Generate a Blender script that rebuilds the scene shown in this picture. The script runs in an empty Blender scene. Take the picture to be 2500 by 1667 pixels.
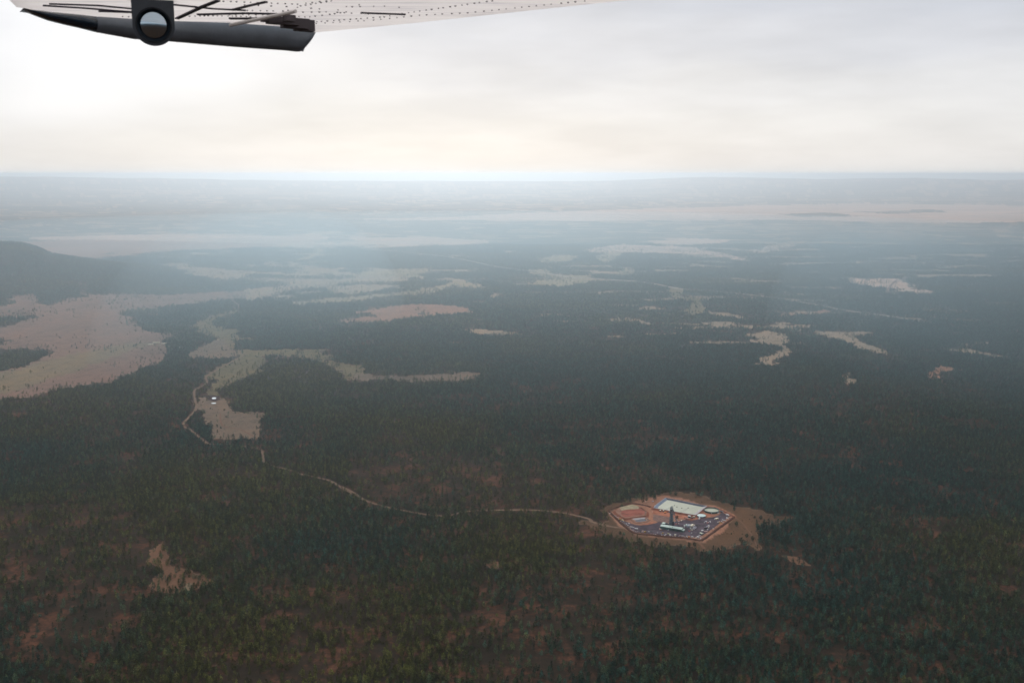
import bpy, bmesh, math, random
import numpy as np
from mathutils import Vector, Matrix

random.seed(7)
rng = np.random.default_rng(7)
SC = bpy.context.scene
COL = SC.collection

# ------------------------------------------------------------------ camera
F_PX, PITCH_ROW, H = 2431.0, 425.0, 690.0
P = math.atan((833.5 - PITCH_ROW) / F_PX)          # downward pitch
CP, SP = math.cos(P), math.sin(P)
cd = bpy.data.cameras.new('camera')
cam = bpy.data.objects.new('camera', cd)
COL.objects.link(cam)
cd.lens, cd.sensor_width, cd.sensor_fit = 35.0, 36.0, 'HORIZONTAL'
cd.clip_start, cd.clip_end = 0.1, 500000
cam.location = (0, 0, H)
cam.rotation_euler = (math.pi / 2 - P, 0, 0)
cd.dof.use_dof = True
cd.dof.focus_distance = 2100
cd.dof.aperture_fstop = 6.3
SC.camera = cam

# ------------------------------------------------------------------ light
SUN_EL, SUN_AZ = 24, -4                            # degrees; azimuth from +Y towards +X
w = bpy.data.worlds.new('World')
SC.world = w
w.use_nodes = True
nt = w.node_tree
nt.nodes.clear()


def nd(tree, typ, **kw):
    n = tree.nodes.new(typ)
    for k, v in kw.items():
        if k.startswith('i_'):
            n.inputs[k[2:].replace('_', ' ')].default_value = v
        else:
            setattr(n, k, v)
    return n


def lk(tree, a, b):
    tree.links.new(a, b)


def math_n(tree, op, a=None, b=None, c=None, clamp=False):
    n = tree.nodes.new('ShaderNodeMath')
    n.operation, n.use_clamp = op, clamp
    for i, v in enumerate((a, b, c)):
        if v is None:
            continue
        if isinstance(v, (int, float)):
            n.inputs[i].default_value = v
        else:
            tree.links.new(v, n.inputs[i])
    return n.outputs[0]


def ramp(tree, fac, stops, interp='LINEAR'):
    n = tree.nodes.new('ShaderNodeValToRGB')
    n.color_ramp.interpolation = interp
    el = n.color_ramp.elements
    while len(el) < len(stops):
        el.new(0.5)
    for e, (p, c) in zip(el, stops):
        e.position = p
        e.color = (c, c, c, 1) if isinstance(c, (int, float)) else (*c, 1)
    if fac is not None:
        tree.links.new(fac, n.inputs[0])
    return n.outputs[0]


def mixc(tree, fac, a, b, mode='MIX'):
    n = tree.nodes.new('ShaderNodeMix')
    n.data_type, n.blend_type = 'RGBA', mode
    for sock, v in ((n.inputs[0], fac), (n.inputs[6], a), (n.inputs[7], b)):
        if isinstance(v, (int, float)):
            sock.default_value = v
        elif isinstance(v, tuple):
            sock.default_value = (*v, 1)
        else:
            tree.links.new(v, sock)
    return n.outputs[2]


tc = nd(nt, 'ShaderNodeTexCoord')
sep = nd(nt, 'ShaderNodeSeparateXYZ')
lk(nt, tc.outputs['Generated'], sep.inputs[0])
elev = math_n(nt, 'MULTIPLY', math_n(nt, 'ARCSINE', sep.outputs[2]), 180 / math.pi)   # degrees
# layered overcast: warm pale band on the horizon, grey deck higher up
mp = nd(nt, 'ShaderNodeMapping')
mp.inputs['Scale'].default_value = (2.4, 2.4, 9.0)
mp.inputs['Location'].default_value = (3.1, 1.7, 0.4)
lk(nt, tc.outputs['Generated'], mp.inputs[0])
n1 = nd(nt, 'ShaderNodeTexNoise', i_Scale=1.6, i_Detail=4.0, i_Roughness=0.45)
lk(nt, mp.outputs[0], n1.inputs['Vector'])
mp2 = nd(nt, 'ShaderNodeMapping')
mp2.inputs['Scale'].default_value = (6.0, 6.0, 30.0)
mp2.inputs['Rotation'].default_value = (0.0, 0.25, 0.0)
lk(nt, tc.outputs['Generated'], mp2.inputs[0])
n2 = nd(nt, 'ShaderNodeTexNoise', i_Scale=1.1, i_Detail=5.0, i_Roughness=0.5)
lk(nt, mp2.outputs[0], n2.inputs['Vector'])
wob = math_n(nt, 'MULTIPLY_ADD', n1.outputs[0], 7.0, -3.5)
e2 = math_n(nt, 'ADD', elev, wob)
fac_e = math_n(nt, 'DIVIDE', e2, 30.0, clamp=True)
deck = ramp(nt, fac_e, [(0.0, (.82, .815, .81)), (0.07, (.81, .805, .81)), (0.15, (.78, .78, .80)),
                        (0.23, (.68, .69, .735)), (0.32, (.60, .625, .69)), (0.6, (.72, .74, .79)), (1.0, (.80, .82, .85))], 'EASE')
gd = Vector((math.sin(math.radians(-21)) * math.cos(math.radians(7.5)), math.cos(math.radians(-21)) * math.cos(math.radians(7.5)), math.sin(math.radians(7.5))))
dotn = nd(nt, 'ShaderNodeVectorMath', operation='DOT_PRODUCT')
lk(nt, tc.outputs['Generated'], dotn.inputs[0])
dotn.inputs[1].default_value = gd
ang = math_n(nt, 'MULTIPLY', math_n(nt, 'ARCCOSINE', dotn.outputs['Value']), 180 / math.pi)
ang = math_n(nt, 'ADD', ang, math_n(nt, 'MULTIPLY_ADD', n2.outputs[0], 8.0, -4.0))
glow = ramp(nt, math_n(nt, 'DIVIDE', ang, 40.0, clamp=True), [(0.0, 1.0), (0.10, .9), (0.24, .38), (0.36, .06), (1.0, 0.0)], 'EASE')
veil = ramp(nt, n2.outputs[0], [(0.35, .93), (0.65, 1.05)])
deck = mixc(nt, 1.0, deck, veil, 'MULTIPLY')
glow = math_n(nt, 'MULTIPLY', glow, ramp(nt, math_n(nt, 'DIVIDE', e2, 10.0, clamp=True), [(.12, .12), (.5, 1.0)], 'EASE'))
deck = mixc(nt, glow, deck, (1.0, 1.0, 1.02))
# sky glow added round the sun, above the view, to brighten the haze
azim = math_n(nt, 'MULTIPLY', math_n(nt, 'ARCTAN2', sep.outputs[0], sep.outputs[1]), 180 / math.pi)
daz = math_n(nt, 'MULTIPLY', math_n(nt, 'SUBTRACT', azim, SUN_AZ), .42)
dele = math_n(nt, 'SUBTRACT', elev, SUN_EL + 2)
sang = math_n(nt, 'SQRT', math_n(nt, 'ADD', math_n(nt, 'MULTIPLY', daz, daz), math_n(nt, 'MULTIPLY', dele, dele)))
sglow = ramp(nt, math_n(nt, 'DIVIDE', sang, 40.0, clamp=True), [(0.0, 1.0), (0.15, .85), (0.28, .35), (0.41, 0.0), (1.0, 0.0)], 'EASE')
deck = mixc(nt, sglow, deck, (2.3, 2.29, 2.24))
sky = nd(nt, 'ShaderNodeTexSky', sky_type='NISHITA')
sky.sun_disc = False
sky.sun_elevation = math.radians(SUN_EL)
sky.sun_rotation = math.radians(SUN_AZ)
bgs = nd(nt, 'ShaderNodeBackground', i_Strength=0.1)
lk(nt, sky.outputs[0], bgs.inputs['Color'])
bgc = nd(nt, 'ShaderNodeBackground', i_Strength=1.0)
lk(nt, deck, bgc.inputs['Color'])
mx = nd(nt, 'ShaderNodeMixShader', i_Fac=0.93)
lk(nt, bgs.outputs[0], mx.inputs[1])
lk(nt, bgc.outputs[0], mx.inputs[2])
wo = nd(nt, 'ShaderNodeOutputWorld')
lk(nt, mx.outputs[0], wo.inputs['Surface'])

sd = bpy.data.lights.new('sun', 'SUN')
sd.energy, sd.angle, sd.color = 1.5, math.radians(18), (1.0, .97, .93)
sun = bpy.data.objects.new('sun', sd)
COL.objects.link(sun)
a, e = math.radians(SUN_AZ), math.radians(SUN_EL)
sdir = Vector((math.sin(a) * math.cos(e), math.cos(a) * math.cos(e), math.sin(e)))
sun.rotation_euler = sdir.to_track_quat('Z', 'Y').to_euler()
sun.location = (0, 0, 1000)

SC.view_settings.view_transform = 'Standard'
SC.view_settings.look = 'None'
SC.view_settings.exposure = 0.0
SC.view_settings.gamma = 1.0
SC.view_settings.use_curve_mapping = False
SC.cycles.volume_bounces = 1
SC.cycles.max_bounces = 6
SC.cycles.diffuse_bounces = 3
SC.cycles.use_denoising = True
SC.cycles.use_adaptive_sampling = False
SC.cycles.sample_clamp_indirect = 1.5
SC.cycles.sample_clamp_direct = 2.5
RAIN_HAZE_DENSITY = 1.2e-4
HAZE_DENSITY, HAZE_G, HAZE_COL = 5.8e-5, 0.86, (.83, .92, 1.0)

# ------------------------------------------------------------------ mapping between photograph pixels and the ground


def ray(px, py):
    u, v = (px - 1250) / F_PX, (833.5 - py) / F_PX
    return np.array([u, CP + v * SP, -SP + v * CP])


def G(px, py, z=0.0):
    """ground point (x, y) under a photograph pixel, on the level plane z"""
    d = ray(px, py)
    t = (H - z) / -d[2]
    return (d[0] * t, d[1] * t)


def to_px(X, Y, Z=0.0):
    t = Y * CP + (H - Z) * SP
    return 1250 + F_PX * X / t, 833.5 - F_PX * (Y * SP - (H - Z) * CP) / t


ZOOM = {'a': (0, 560, 2.904), 'b': (600, 500, 2.94), 'c': (1300, 480, 1.96), 'd': (0, 1000, 2.351), 'e': (800, 1000, 2.351),
        'f': (1600, 1000, 2.351), 's': (1430, 1180, 4.523), 'z1': (1480, 1210, 23.52), 'z2': (1560, 1205, 23.52),
        'z3': (1640, 1215, 23.52), 'z4': (1700, 1220, 23.52), 'z5': (1500, 1260, 23.52), 'z6': (1580, 1260, 23.52),
        'z7': (1650, 1265, 23.52), 'r': (360, 820, 11.76), 'p': (0, 0, 1.0)}


def S(zoom, *pts):
    ox, oy, k = ZOOM[zoom]
    return [(ox + x / k, oy + y / k) for x, y in pts]


# ------------------------------------------------------------------ noise on the ground
_lat = rng.random((64, 256, 256)).astype(np.float32)


def vnoise(x, y, scale, seed):
    x = np.asarray(x, np.float64) / scale + 37.13 * seed
    y = np.asarray(y, np.float64) / scale + 11.7 * seed
    xi, yi = np.floor(x).astype(np.int64), np.floor(y).astype(np.int64)
    fx, fy = x - xi, y - yi
    fx, fy = fx * fx * (3 - 2 * fx), fy * fy * (3 - 2 * fy)
    L = _lat[seed % 64]
    x0, x1, y0, y1 = xi & 255, (xi + 1) & 255, yi & 255, (yi + 1) & 255
    return ((L[x0, y0] * (1 - fx) + L[x1, y0] * fx) * (1 - fy) + (L[x0, y1] * (1 - fx) + L[x1, y1] * fx) * fy)


def fnoise(x, y, scale, seed, oct=3):
    s, t, k = 0, 0, 1.0
    for i in range(oct):
        s = s + k * vnoise(x, y, scale / 2 ** i, seed + i)
        t += k
        k *= .5
    return s / t


SITE_C = G(1640, 1265)


def terrain(X, Y):
    """height of the ground: gentle swells, flat round the mine, one wooded hill far on the left"""
    X, Y = np.asarray(X, float), np.asarray(Y, float)
    r = np.hypot(X, Y)
    amp = np.interp(r, [0, 2500, 6000, 15000, 60000, 150000], [2, 3, 9, 22, 40, 40])
    h = amp * (fnoise(X, Y, 1500, 3, 2) - .5) * 2
    ds = np.hypot(X - SITE_C[0], Y - SITE_C[1])
    h = h * np.clip((ds - 260) / 300, 0, 1)
    # faint low ranges near the horizon
    az = np.degrees(np.arctan2(X, Y))
    far = np.exp(-((r - 42000) / 9000) ** 2)
    rng_h = np.interp(az, [-60, -30, -27, -24, -21, -17, -10, 4, 8, 10.5, 13, 17, 22, 30, 60], [500, 690, 745, 715, 690, 640, 560, 560, 640, 720, 700, 650, 690, 600, 500])
    h = h + far * (rng_h - 150 + 60 * (fnoise(X, Y, 3200, 61, 3) - .5))
    # the hill: ridge profile along X, rounded across Y
    Xs = np.array([-9000, -7000, -5200, -4200, -3700, -3608, -3435, -3320, -3233, -3031, -2800, -2627, -2453, -2222, -1950])
    Hs = np.array([0, 10, 110, 185, 212, 214, 211, 176, 134, 100, 60, 32, 12, 2, 0])
    prof = np.interp(X / np.maximum(Y, 500) * 7000, Xs, Hs)
    dy = Y - 7000
    cross = np.exp(-np.where(dy < 0, (dy / 900) ** 2, (dy / 520) ** 2))
    rough = 1 + .12 * (fnoise(X, Y, 420, 14, 3) - .5)
    hill = np.clip(prof * cross * rough - 4, 0, None)
    return h + hill


# ------------------------------------------------------------------ clearings, digitised from the photograph and laid on the ground
MEADOWS = [   # (tone, polygon)
    ('pink', S('a', (-60, 550), (60, 545), (70, 505), (170, 480), (250, 490), (270, 520), (350, 540), (400, 530), (480, 495), (620, 490), (570, 440), (590, 415), (625, 415), (600, 440), (640, 470), (800, 465),
               (1000, 465), (1200, 460), (1400, 452), (1560, 440), (1800, 435), (1900, 420), (2080, 390), (2200, 360), (2323, 350), (2323, 400), (2100, 430), (1980, 455),
               (1850, 480), (1650, 495), (1600, 490), (1400, 520), (1150, 545), (920, 565), (850, 600), (940, 635), (910, 660), (980, 690), (1000, 720), (1100, 745),
               (1190, 755), (1240, 750), (1150, 790), (1190, 850), (1150, 910), (1110, 950), (970, 985), (950, 1020), (830, 1040), (780, 1085), (620, 1100),
               (340, 1140), (280, 1170), (150, 1190), (60, 1195), (-60, 1230))),
    ('straw', S('a', (-60, 1030), (200, 970), (480, 900), (800, 830), (1050, 800), (1180, 815), (980, 850), (800, 900), (600, 985), (350, 1060), (150, 1130), (-60, 1180))),
    ('green', S('a', (1640, 495), (1700, 540), (1690, 590), (1640, 600), (1560, 630), (1510, 665), (1520, 690), (1600, 710), (1690, 720), (1720, 745), (1660, 770),
                (1650, 850), (1700, 865), (1900, 855), (2100, 850), (2100, 882), (1880, 895), (1870, 950), (1830, 990), (1840, 1020), (1740, 1050), (1650, 1090), (1560, 1130),
                (1560, 1190), (1500, 1200), (1460, 1170), (1510, 1110), (1540, 1070), (1480, 1050), (1450, 1040), (1530, 990), (1640, 940), (1720, 880), (1690, 860), (1560, 830), (1545, 785), (1420, 745),
                (1380, 690), (1400, 665), (1470, 625), (1600, 600), (1660, 560))),
    ('meadow', S('a', (1545, 785), (1600, 800), (1640, 850), (1720, 880), (1620, 915), (1500, 910), (1340, 910), (1330, 890), (1400, 840))),
    ('meadow', S('a', (1400, 1190), (1560, 1190), (1610, 1210), (1620, 1250), (1640, 1280), (1720, 1300), (1850, 1290), (1880, 1310), (1840, 1400), (1830, 1470),
              (1620, 1490), (1500, 1475), (1500, 1400), (1450, 1360), (1420, 1320), (1420, 1280), (1400, 1240))),
    ('green', S('b', (-40, 1035), (150, 1055), (350, 1045), (600, 1035), (600, 1050), (500, 1060), (560, 1080), (660, 1085), (590, 1110), (620, 1130), (800, 1160),
                (850, 1165), (810, 1215), (820, 1260), (720, 1250), (690, 1220), (610, 1160), (480, 1110), (350, 1085), (150, 1080), (-40, 1075))),
    ('meadow', S('b', (760, 1235), (810, 1215), (900, 1230), (1100, 1235), (1400, 1220), (1650, 1200), (1690, 1215), (1640, 1255), (1400, 1265), (1150, 1270), (950, 1250), (800, 1275))),
    ('red', S('b', (760, 790), (900, 760), (1130, 725), (1300, 720), (1500, 735), (1650, 770), (1550, 785), (1400, 790), (1250, 810), (1100, 825), (950, 850), (750, 845),
              (620, 850), (720, 820), (930, 800), (900, 780))),
    ('tan', S('b', (320, 705), (600, 680), (900, 655), (1200, 620), (1400, 580), (1480, 570), (1400, 620), (1300, 635), (1000, 665), (800, 690), (500, 710), (370, 720))),
    ('dun', S('b', (0, 610), (240, 590), (350, 580), (300, 555), (0, 535), (0, 525), (300, 540), (500, 535), (700, 540), (850, 520), (1000, 515), (1160, 520), (1170, 550),
              (950, 545), (700, 565), (600, 580), (850, 580), (1000, 575), (1110, 580), (1000, 610), (900, 630), (700, 640), (550, 600), (350, 600), (240, 625), (150, 650), (80, 680), (0, 690))),
    ('tan', S('b', (750, 510), (900, 480), (1200, 465), (1330, 460), (1250, 490), (1280, 530), (1180, 510), (1000, 515), (880, 510))),
    ('tan', S('b', (1450, 560), (1520, 545), (1600, 560), (1700, 580), (1740, 600), (1620, 595), (1500, 575))),
    ('dun', S('b', (290, 415), (330, 410), (440, 445), (550, 455), (650, 480), (480, 480), (380, 455), (300, 430))),
    ('tan', S('b', (340, 405), (420, 385), (470, 360), (480, 300), (530, 300), (550, 350), (500, 380), (420, 395))),
    ('plain', S('b', (-300, 215), (200, 235), (400, 215), (520, 215), (520, 265), (700, 240), (1300, 235), (1750, 262), (1650, 280), (1200, 300), (950, 312), (800, 297), (500, 300), (-300, 290))),
    ('dun', S('b', (110, 425), (200, 415), (270, 425), (200, 430))),
    ('dun', S('b', (1590, 828), (1700, 824), (1755, 832), (1640, 836))),
    ('dun', S('b', (1745, 655), (1800, 635), (1850, 650), (1790, 668), (1760, 675))),
    ('red', S('a', (-60, 100), (130, 95), (420, 80), (700, 75), (1100, 82), (1600, 95), (2100, 110), (1700, 130), (1300, 150), (1000, 170), (700, 210), (500, 200), (300, 170), (200, 140))),
    ('plain', S('a', (200, 60), (700, 45), (1500, 40), (2323, 60), (2323, 110), (1700, 100), (1100, 80), (600, 75))),
    ('dun', S('a', (1210, 285), (1350, 260), (1380, 280), (1600, 285), (1550, 292), (1780, 310), (1740, 340), (1600, 355), (1480, 340), (1310, 315), (1400, 300), (1300, 290))),
    ('dun', S('a', (1110, 255), (1330, 240), (1350, 250), (1200, 262))),
    ('green', S('c', (650, 440), (700, 445), (730, 460), (700, 485), (770, 490), (820, 505), (790, 515), (830, 540), (830, 555), (760, 565), (730, 550), (770, 535), (750, 500), (650, 480))),
    ('dun', S('c', (840, 555), (950, 562), (1045, 588), (960, 578), (860, 566))),
    ('dun', S('c', (1020, 655), (1100, 640), (1200, 655), (1230, 690), (1210, 720), (1250, 740), (1150, 800), (1060, 810), (1090, 780), (1200, 740), (1190, 715), (1040, 700), (1090, 685), (1030, 670))),
    ('dun', S('c', (1320, 640), (1420, 650), (1640, 645), (1640, 655), (1500, 660), (1600, 710), (1720, 750), (1700, 760), (1560, 725), (1480, 690), (1400, 675))),
    ('red', S('c', (1170, 570), (1300, 560), (1400, 545), (1440, 555), (1300, 565), (1200, 575))),
    ('dun', S('c', (340, 590), (500, 585), (580, 615), (540, 615), (500, 598), (400, 600))),
    ('dun', S('c', (500, 533), (600, 532), (640, 545), (540, 545))),
    ('plain', S('c', (1640, 395), (1750, 400), (1840, 430), (1800, 440), (1930, 455), (1900, 465), (1830, 465), (1740, 440), (1640, 430), (1500, 405), (1500, 395))),
    ('tan', S('c', (30, 300), (100, 280), (220, 285), (180, 305), (60, 315))),
    ('tan', S('c', (300, 290), (380, 268), (440, 272), (380, 300), (360, 318))),
    ('tan', S('c', (400, 370), (450, 345), (490, 350), (470, 370))),
    ('plain', S('c', (250, 255), (420, 235), (560, 240), (750, 245), (900, 270), (1040, 305), (980, 300), (850, 275), (600, 265), (400, 262), (260, 262))),
    ('plain', S('c', (1060, 260), (1120, 240), (1260, 232), (1200, 250), (1100, 265))),
    ('plain', S('c', (550, 220), (700, 205), (950, 215), (820, 225), (650, 232))),
    ('plain', S('c', (-900, 108), (-300, 95), (0, 78), (400, 62), (1000, 44), (1600, 34), (2500, 50), (2500, 122), (2100, 126), (1700, 128), (1200, 118), (700, 112), (200, 120), (-300, 116))),
    ('dun', S('c', (1970, 735), (2080, 725), (2280, 770), (2200, 765), (2090, 745))),
    ('red', S('c', (1910, 850), (1925, 795), (1950, 810), (2070, 830), (1960, 838), (1935, 880), (1900, 870))),
    ('dun', S('c', (1480, 870), (1520, 840), (1530, 890), (1470, 890))),
    ('dun', S('c', (1165, 598), (1230, 600), (1225, 615), (1170, 615))),
    ('dun', S('c', (730, 700), (900, 695), (1340, 700), (1300, 706), (1000, 705), (740, 707))),
    ('tan', S('c', (-10, 405), (200, 400), (290, 390), (270, 412), (130, 430), (-10, 416))),
    ('tan', S('c', (-20, 350), (70, 350), (80, 375), (250, 385), (280, 380), (290, 398), (100, 385), (-20, 365))),
    ('bare', S('d', (860, 800), (950, 750), (960, 850), (1000, 900), (1130, 930), (1250, 990), (1170, 1010), (1100, 1040), (940, 1050), (880, 1000), (900, 920), (850, 870))),
    ('straw', S('d', (1070, 1010), (1120, 1005), (1110, 1035), (1080, 1040))),
    ('bare', S('e', (900, 880), (980, 865), (970, 905), (930, 910))),
    ('bare', S('f', (700, 830), (780, 830), (890, 890), (830, 890))),
    # the grassy clearing round the mine
    ('grass', S('s', (160, 280), (330, 225), (520, 190), (740, 150), (900, 100), (1150, 90), (1330, 130), (1420, 195), (1600, 235), (1900, 300), (2150, 365), (2352, 375), (2352, 410),
                (2200, 425), (1950, 455), (1900, 500), (1930, 650), (1950, 740), (1900, 720), (1830, 690), (1700, 650), (1650, 700), (1500, 720), (1300, 725), (1200, 690), (1000, 680), (850, 700), (700, 690), (560, 650), (430, 640),
                (330, 600), (230, 560), (150, 500), (-100, 440), (-100, 400), (160, 430), (260, 390), (200, 330))),
    ('red', S('s', (560, 220), (740, 160), (880, 120), (1340, 225), (1480, 270), (1650, 360), (1630, 400), (1290, 650), (1100, 620), (700, 580), (500, 545), (300, 390), (240, 300))),
]
HOLES = [   # woods standing inside the clearings
    S('a', (-60, 855), (250, 850), (390, 865), (330, 910), (250, 950), (120, 985), (-60, 1020)),
    S('a', (-60, 625), (100, 625), (240, 612), (235, 640), (150, 660), (50, 690), (-60, 720)),
    S('a', (-60, 785), (80, 800), (70, 815), (-60, 818)),
    S('a', (730, 178), (790, 160), (850, 175), (800, 190)),
    S('a', (1600, 470), (1740, 462), (1880, 448), (1800, 462), (1650, 478)),
    S('b', (460, 245), (700, 236), (860, 250), (700, 275), (520, 278)),
    S('b', (600, 585), (720, 560), (940, 548), (860, 578), (700, 590)),
    S('b', (1060, 510), (1160, 506), (1170, 518), (1080, 522)),
    S('b', (1230, 790), (1240, 770), (1265, 770), (1265, 795)),
    S('c', (1180, 82), (1400, 75), (1560, 92), (1300, 98)),
    S('c', (1520, 70), (1900, 62), (2000, 75), (1700, 85)),
]
TONE = {'pink': (.215, .13, .10), 'tan': (.29, .22, .135), 'green': (.155, .122, .07), 'dun': (.30, .215, .15), 'red': (.30, .155, .105),
        'plain': (.52, .35, .27), 'grass': (.112, .066, .041), 'bare': (.165, .088, .055), 'meadow': (.17, .122, .09), 'straw': (.19, .145, .095)}
MW, MH, MY0 = 2500, 1300, 400


def fill(mask, poly, val):
    poly = np.array(poly)
    x0, x1 = int(max(0, poly[:, 0].min())), int(min(MW, poly[:, 0].max() + 2))
    y0, y1 = int(max(0, poly[:, 1].min() - MY0)), int(min(MH, poly[:, 1].max() - MY0 + 2))
    if x1 <= x0 or y1 <= y0:
        return
    xs, ys = np.meshgrid(np.arange(x0, x1) + .5, np.arange(y0, y1) + .5 + MY0)
    ins = np.zeros(xs.shape, bool)
    n = len(poly)
    for i in range(n):
        (ax, ay), (bx, by) = poly[i], poly[(i + 1) % n]
        if ay == by:
            continue
        c = ((ay > ys) != (by > ys)) & (xs < (bx - ax) * (ys - ay) / (by - ay) + ax)
        ins ^= c
    mask[y0:y1, x0:x1][ins] = val


TN = list(TONE)
MASK = np.zeros((MH, MW), np.uint8)
for tone, poly in MEADOWS:
    fill(MASK, poly, TN.index(tone) + 1)
for poly in HOLES:
    fill(MASK, poly, 0)
for _ in range(2):                       # thin strips are digitised as their bare middle line: let the far ones open a little
    up, dn = np.roll(MASK, -1, 0), np.roll(MASK, 1, 0)
    grow = np.where(MASK == 0, np.maximum(up, dn), MASK)
    rowpx = np.arange(MH)[:, None] + MY0
    MASK = np.where((rowpx > 545) & (rowpx < (770 if _ == 0 else 690)), grow, MASK)


def clearing(X, Y, top=0.0, wide=1.0, sd=20):
    """index of the clearing tone at ground points (0 = woods), with ragged edges; top > 0: where a tree that tall would hide a clearing"""
    r = np.hypot(X, Y)
    k = np.interp(r, [0, 2200, 4500, 12000], [4, 7, 20, 50]) * wide
    dx = ((fnoise(X, Y, 60, sd) - .5) + (vnoise(X, Y, 18, sd + 3) - .5) * .6) * k * 2.8
    dy = ((fnoise(X, Y, 60, sd + 5) - .5) + (vnoise(X, Y, 18, sd + 8) - .5) * .6) * k * 4.2
    px, py = to_px(X + dx, np.maximum(Y + dy, 300), top)
    xi = np.clip(px, 0, MW - 1).astype(int)
    yi = np.clip(py - MY0, 0, MH - 1).astype(int)
    cl = np.where(py < MY0 + 2, 0, MASK[yi, xi])
    # small natural openings in the far woods, more of them with distance
    n = fnoise(X * .6 + .4 * Y, Y * 1.6, 190, 33, 4) + .30 * (fnoise(X, Y, 2200, 37, 2) - .5)
    th = np.interp(r, [3000, 4200, 6500, 9500], [1.0, .705, .66, .62])
    return np.where((cl == 0) & (n > th) & (np.hypot(X - SITE_C[0], Y - SITE_C[1]) > 1500) & ~((X / np.maximum(Y, 500) < -.28) & (Y > 5700) & (Y < 8200)), TN.index('dun') + 1, cl).astype(np.uint8)


# ------------------------------------------------------------------ materials


def mat(name, col=(.5, .5, .5), rough=.8, metal=0.0, spec=.3, var=0.0, vscale=1.0, island=0.0):
    m = bpy.data.materials.new(name)
    m.use_nodes = True
    t = m.node_tree
    b = t.nodes['Principled BSDF']
    b.inputs['Roughness'].default_value = rough
    b.inputs['Metallic'].default_value = metal
    b.inputs['Specular IOR Level'].default_value = spec
    b.inputs['Base Color'].default_value = (*col, 1)
    if var or island:
        base = None
        if var:
            g = nd(t, 'ShaderNodeNewGeometry')
            n = nd(t, 'ShaderNodeTexNoise', i_Scale=vscale, i_Detail=7.0, i_Roughness=.72)
            lk(t, g.outputs['Position'], n.inputs['Vector'])
            f = ramp(t, n.outputs[0], [(.34, 1 - 1.2 * var), (.5, 1.0), (.66, 1 + 1.2 * var)])
            base = mixc(t, 1.0, (*col,), f, 'MULTIPLY')
        if island:
            g2 = nd(t, 'ShaderNodeNewGeometry')
            f2 = ramp(t, g2.outputs['Random Per Island'], [(0, 1 - island), (1, 1 + island)])
            base = mixc(t, 1.0, base if base is not None else (*col,), f2, 'MULTIPLY')
        lk(t, base, b.inputs['Base Color'])
    return m


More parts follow.
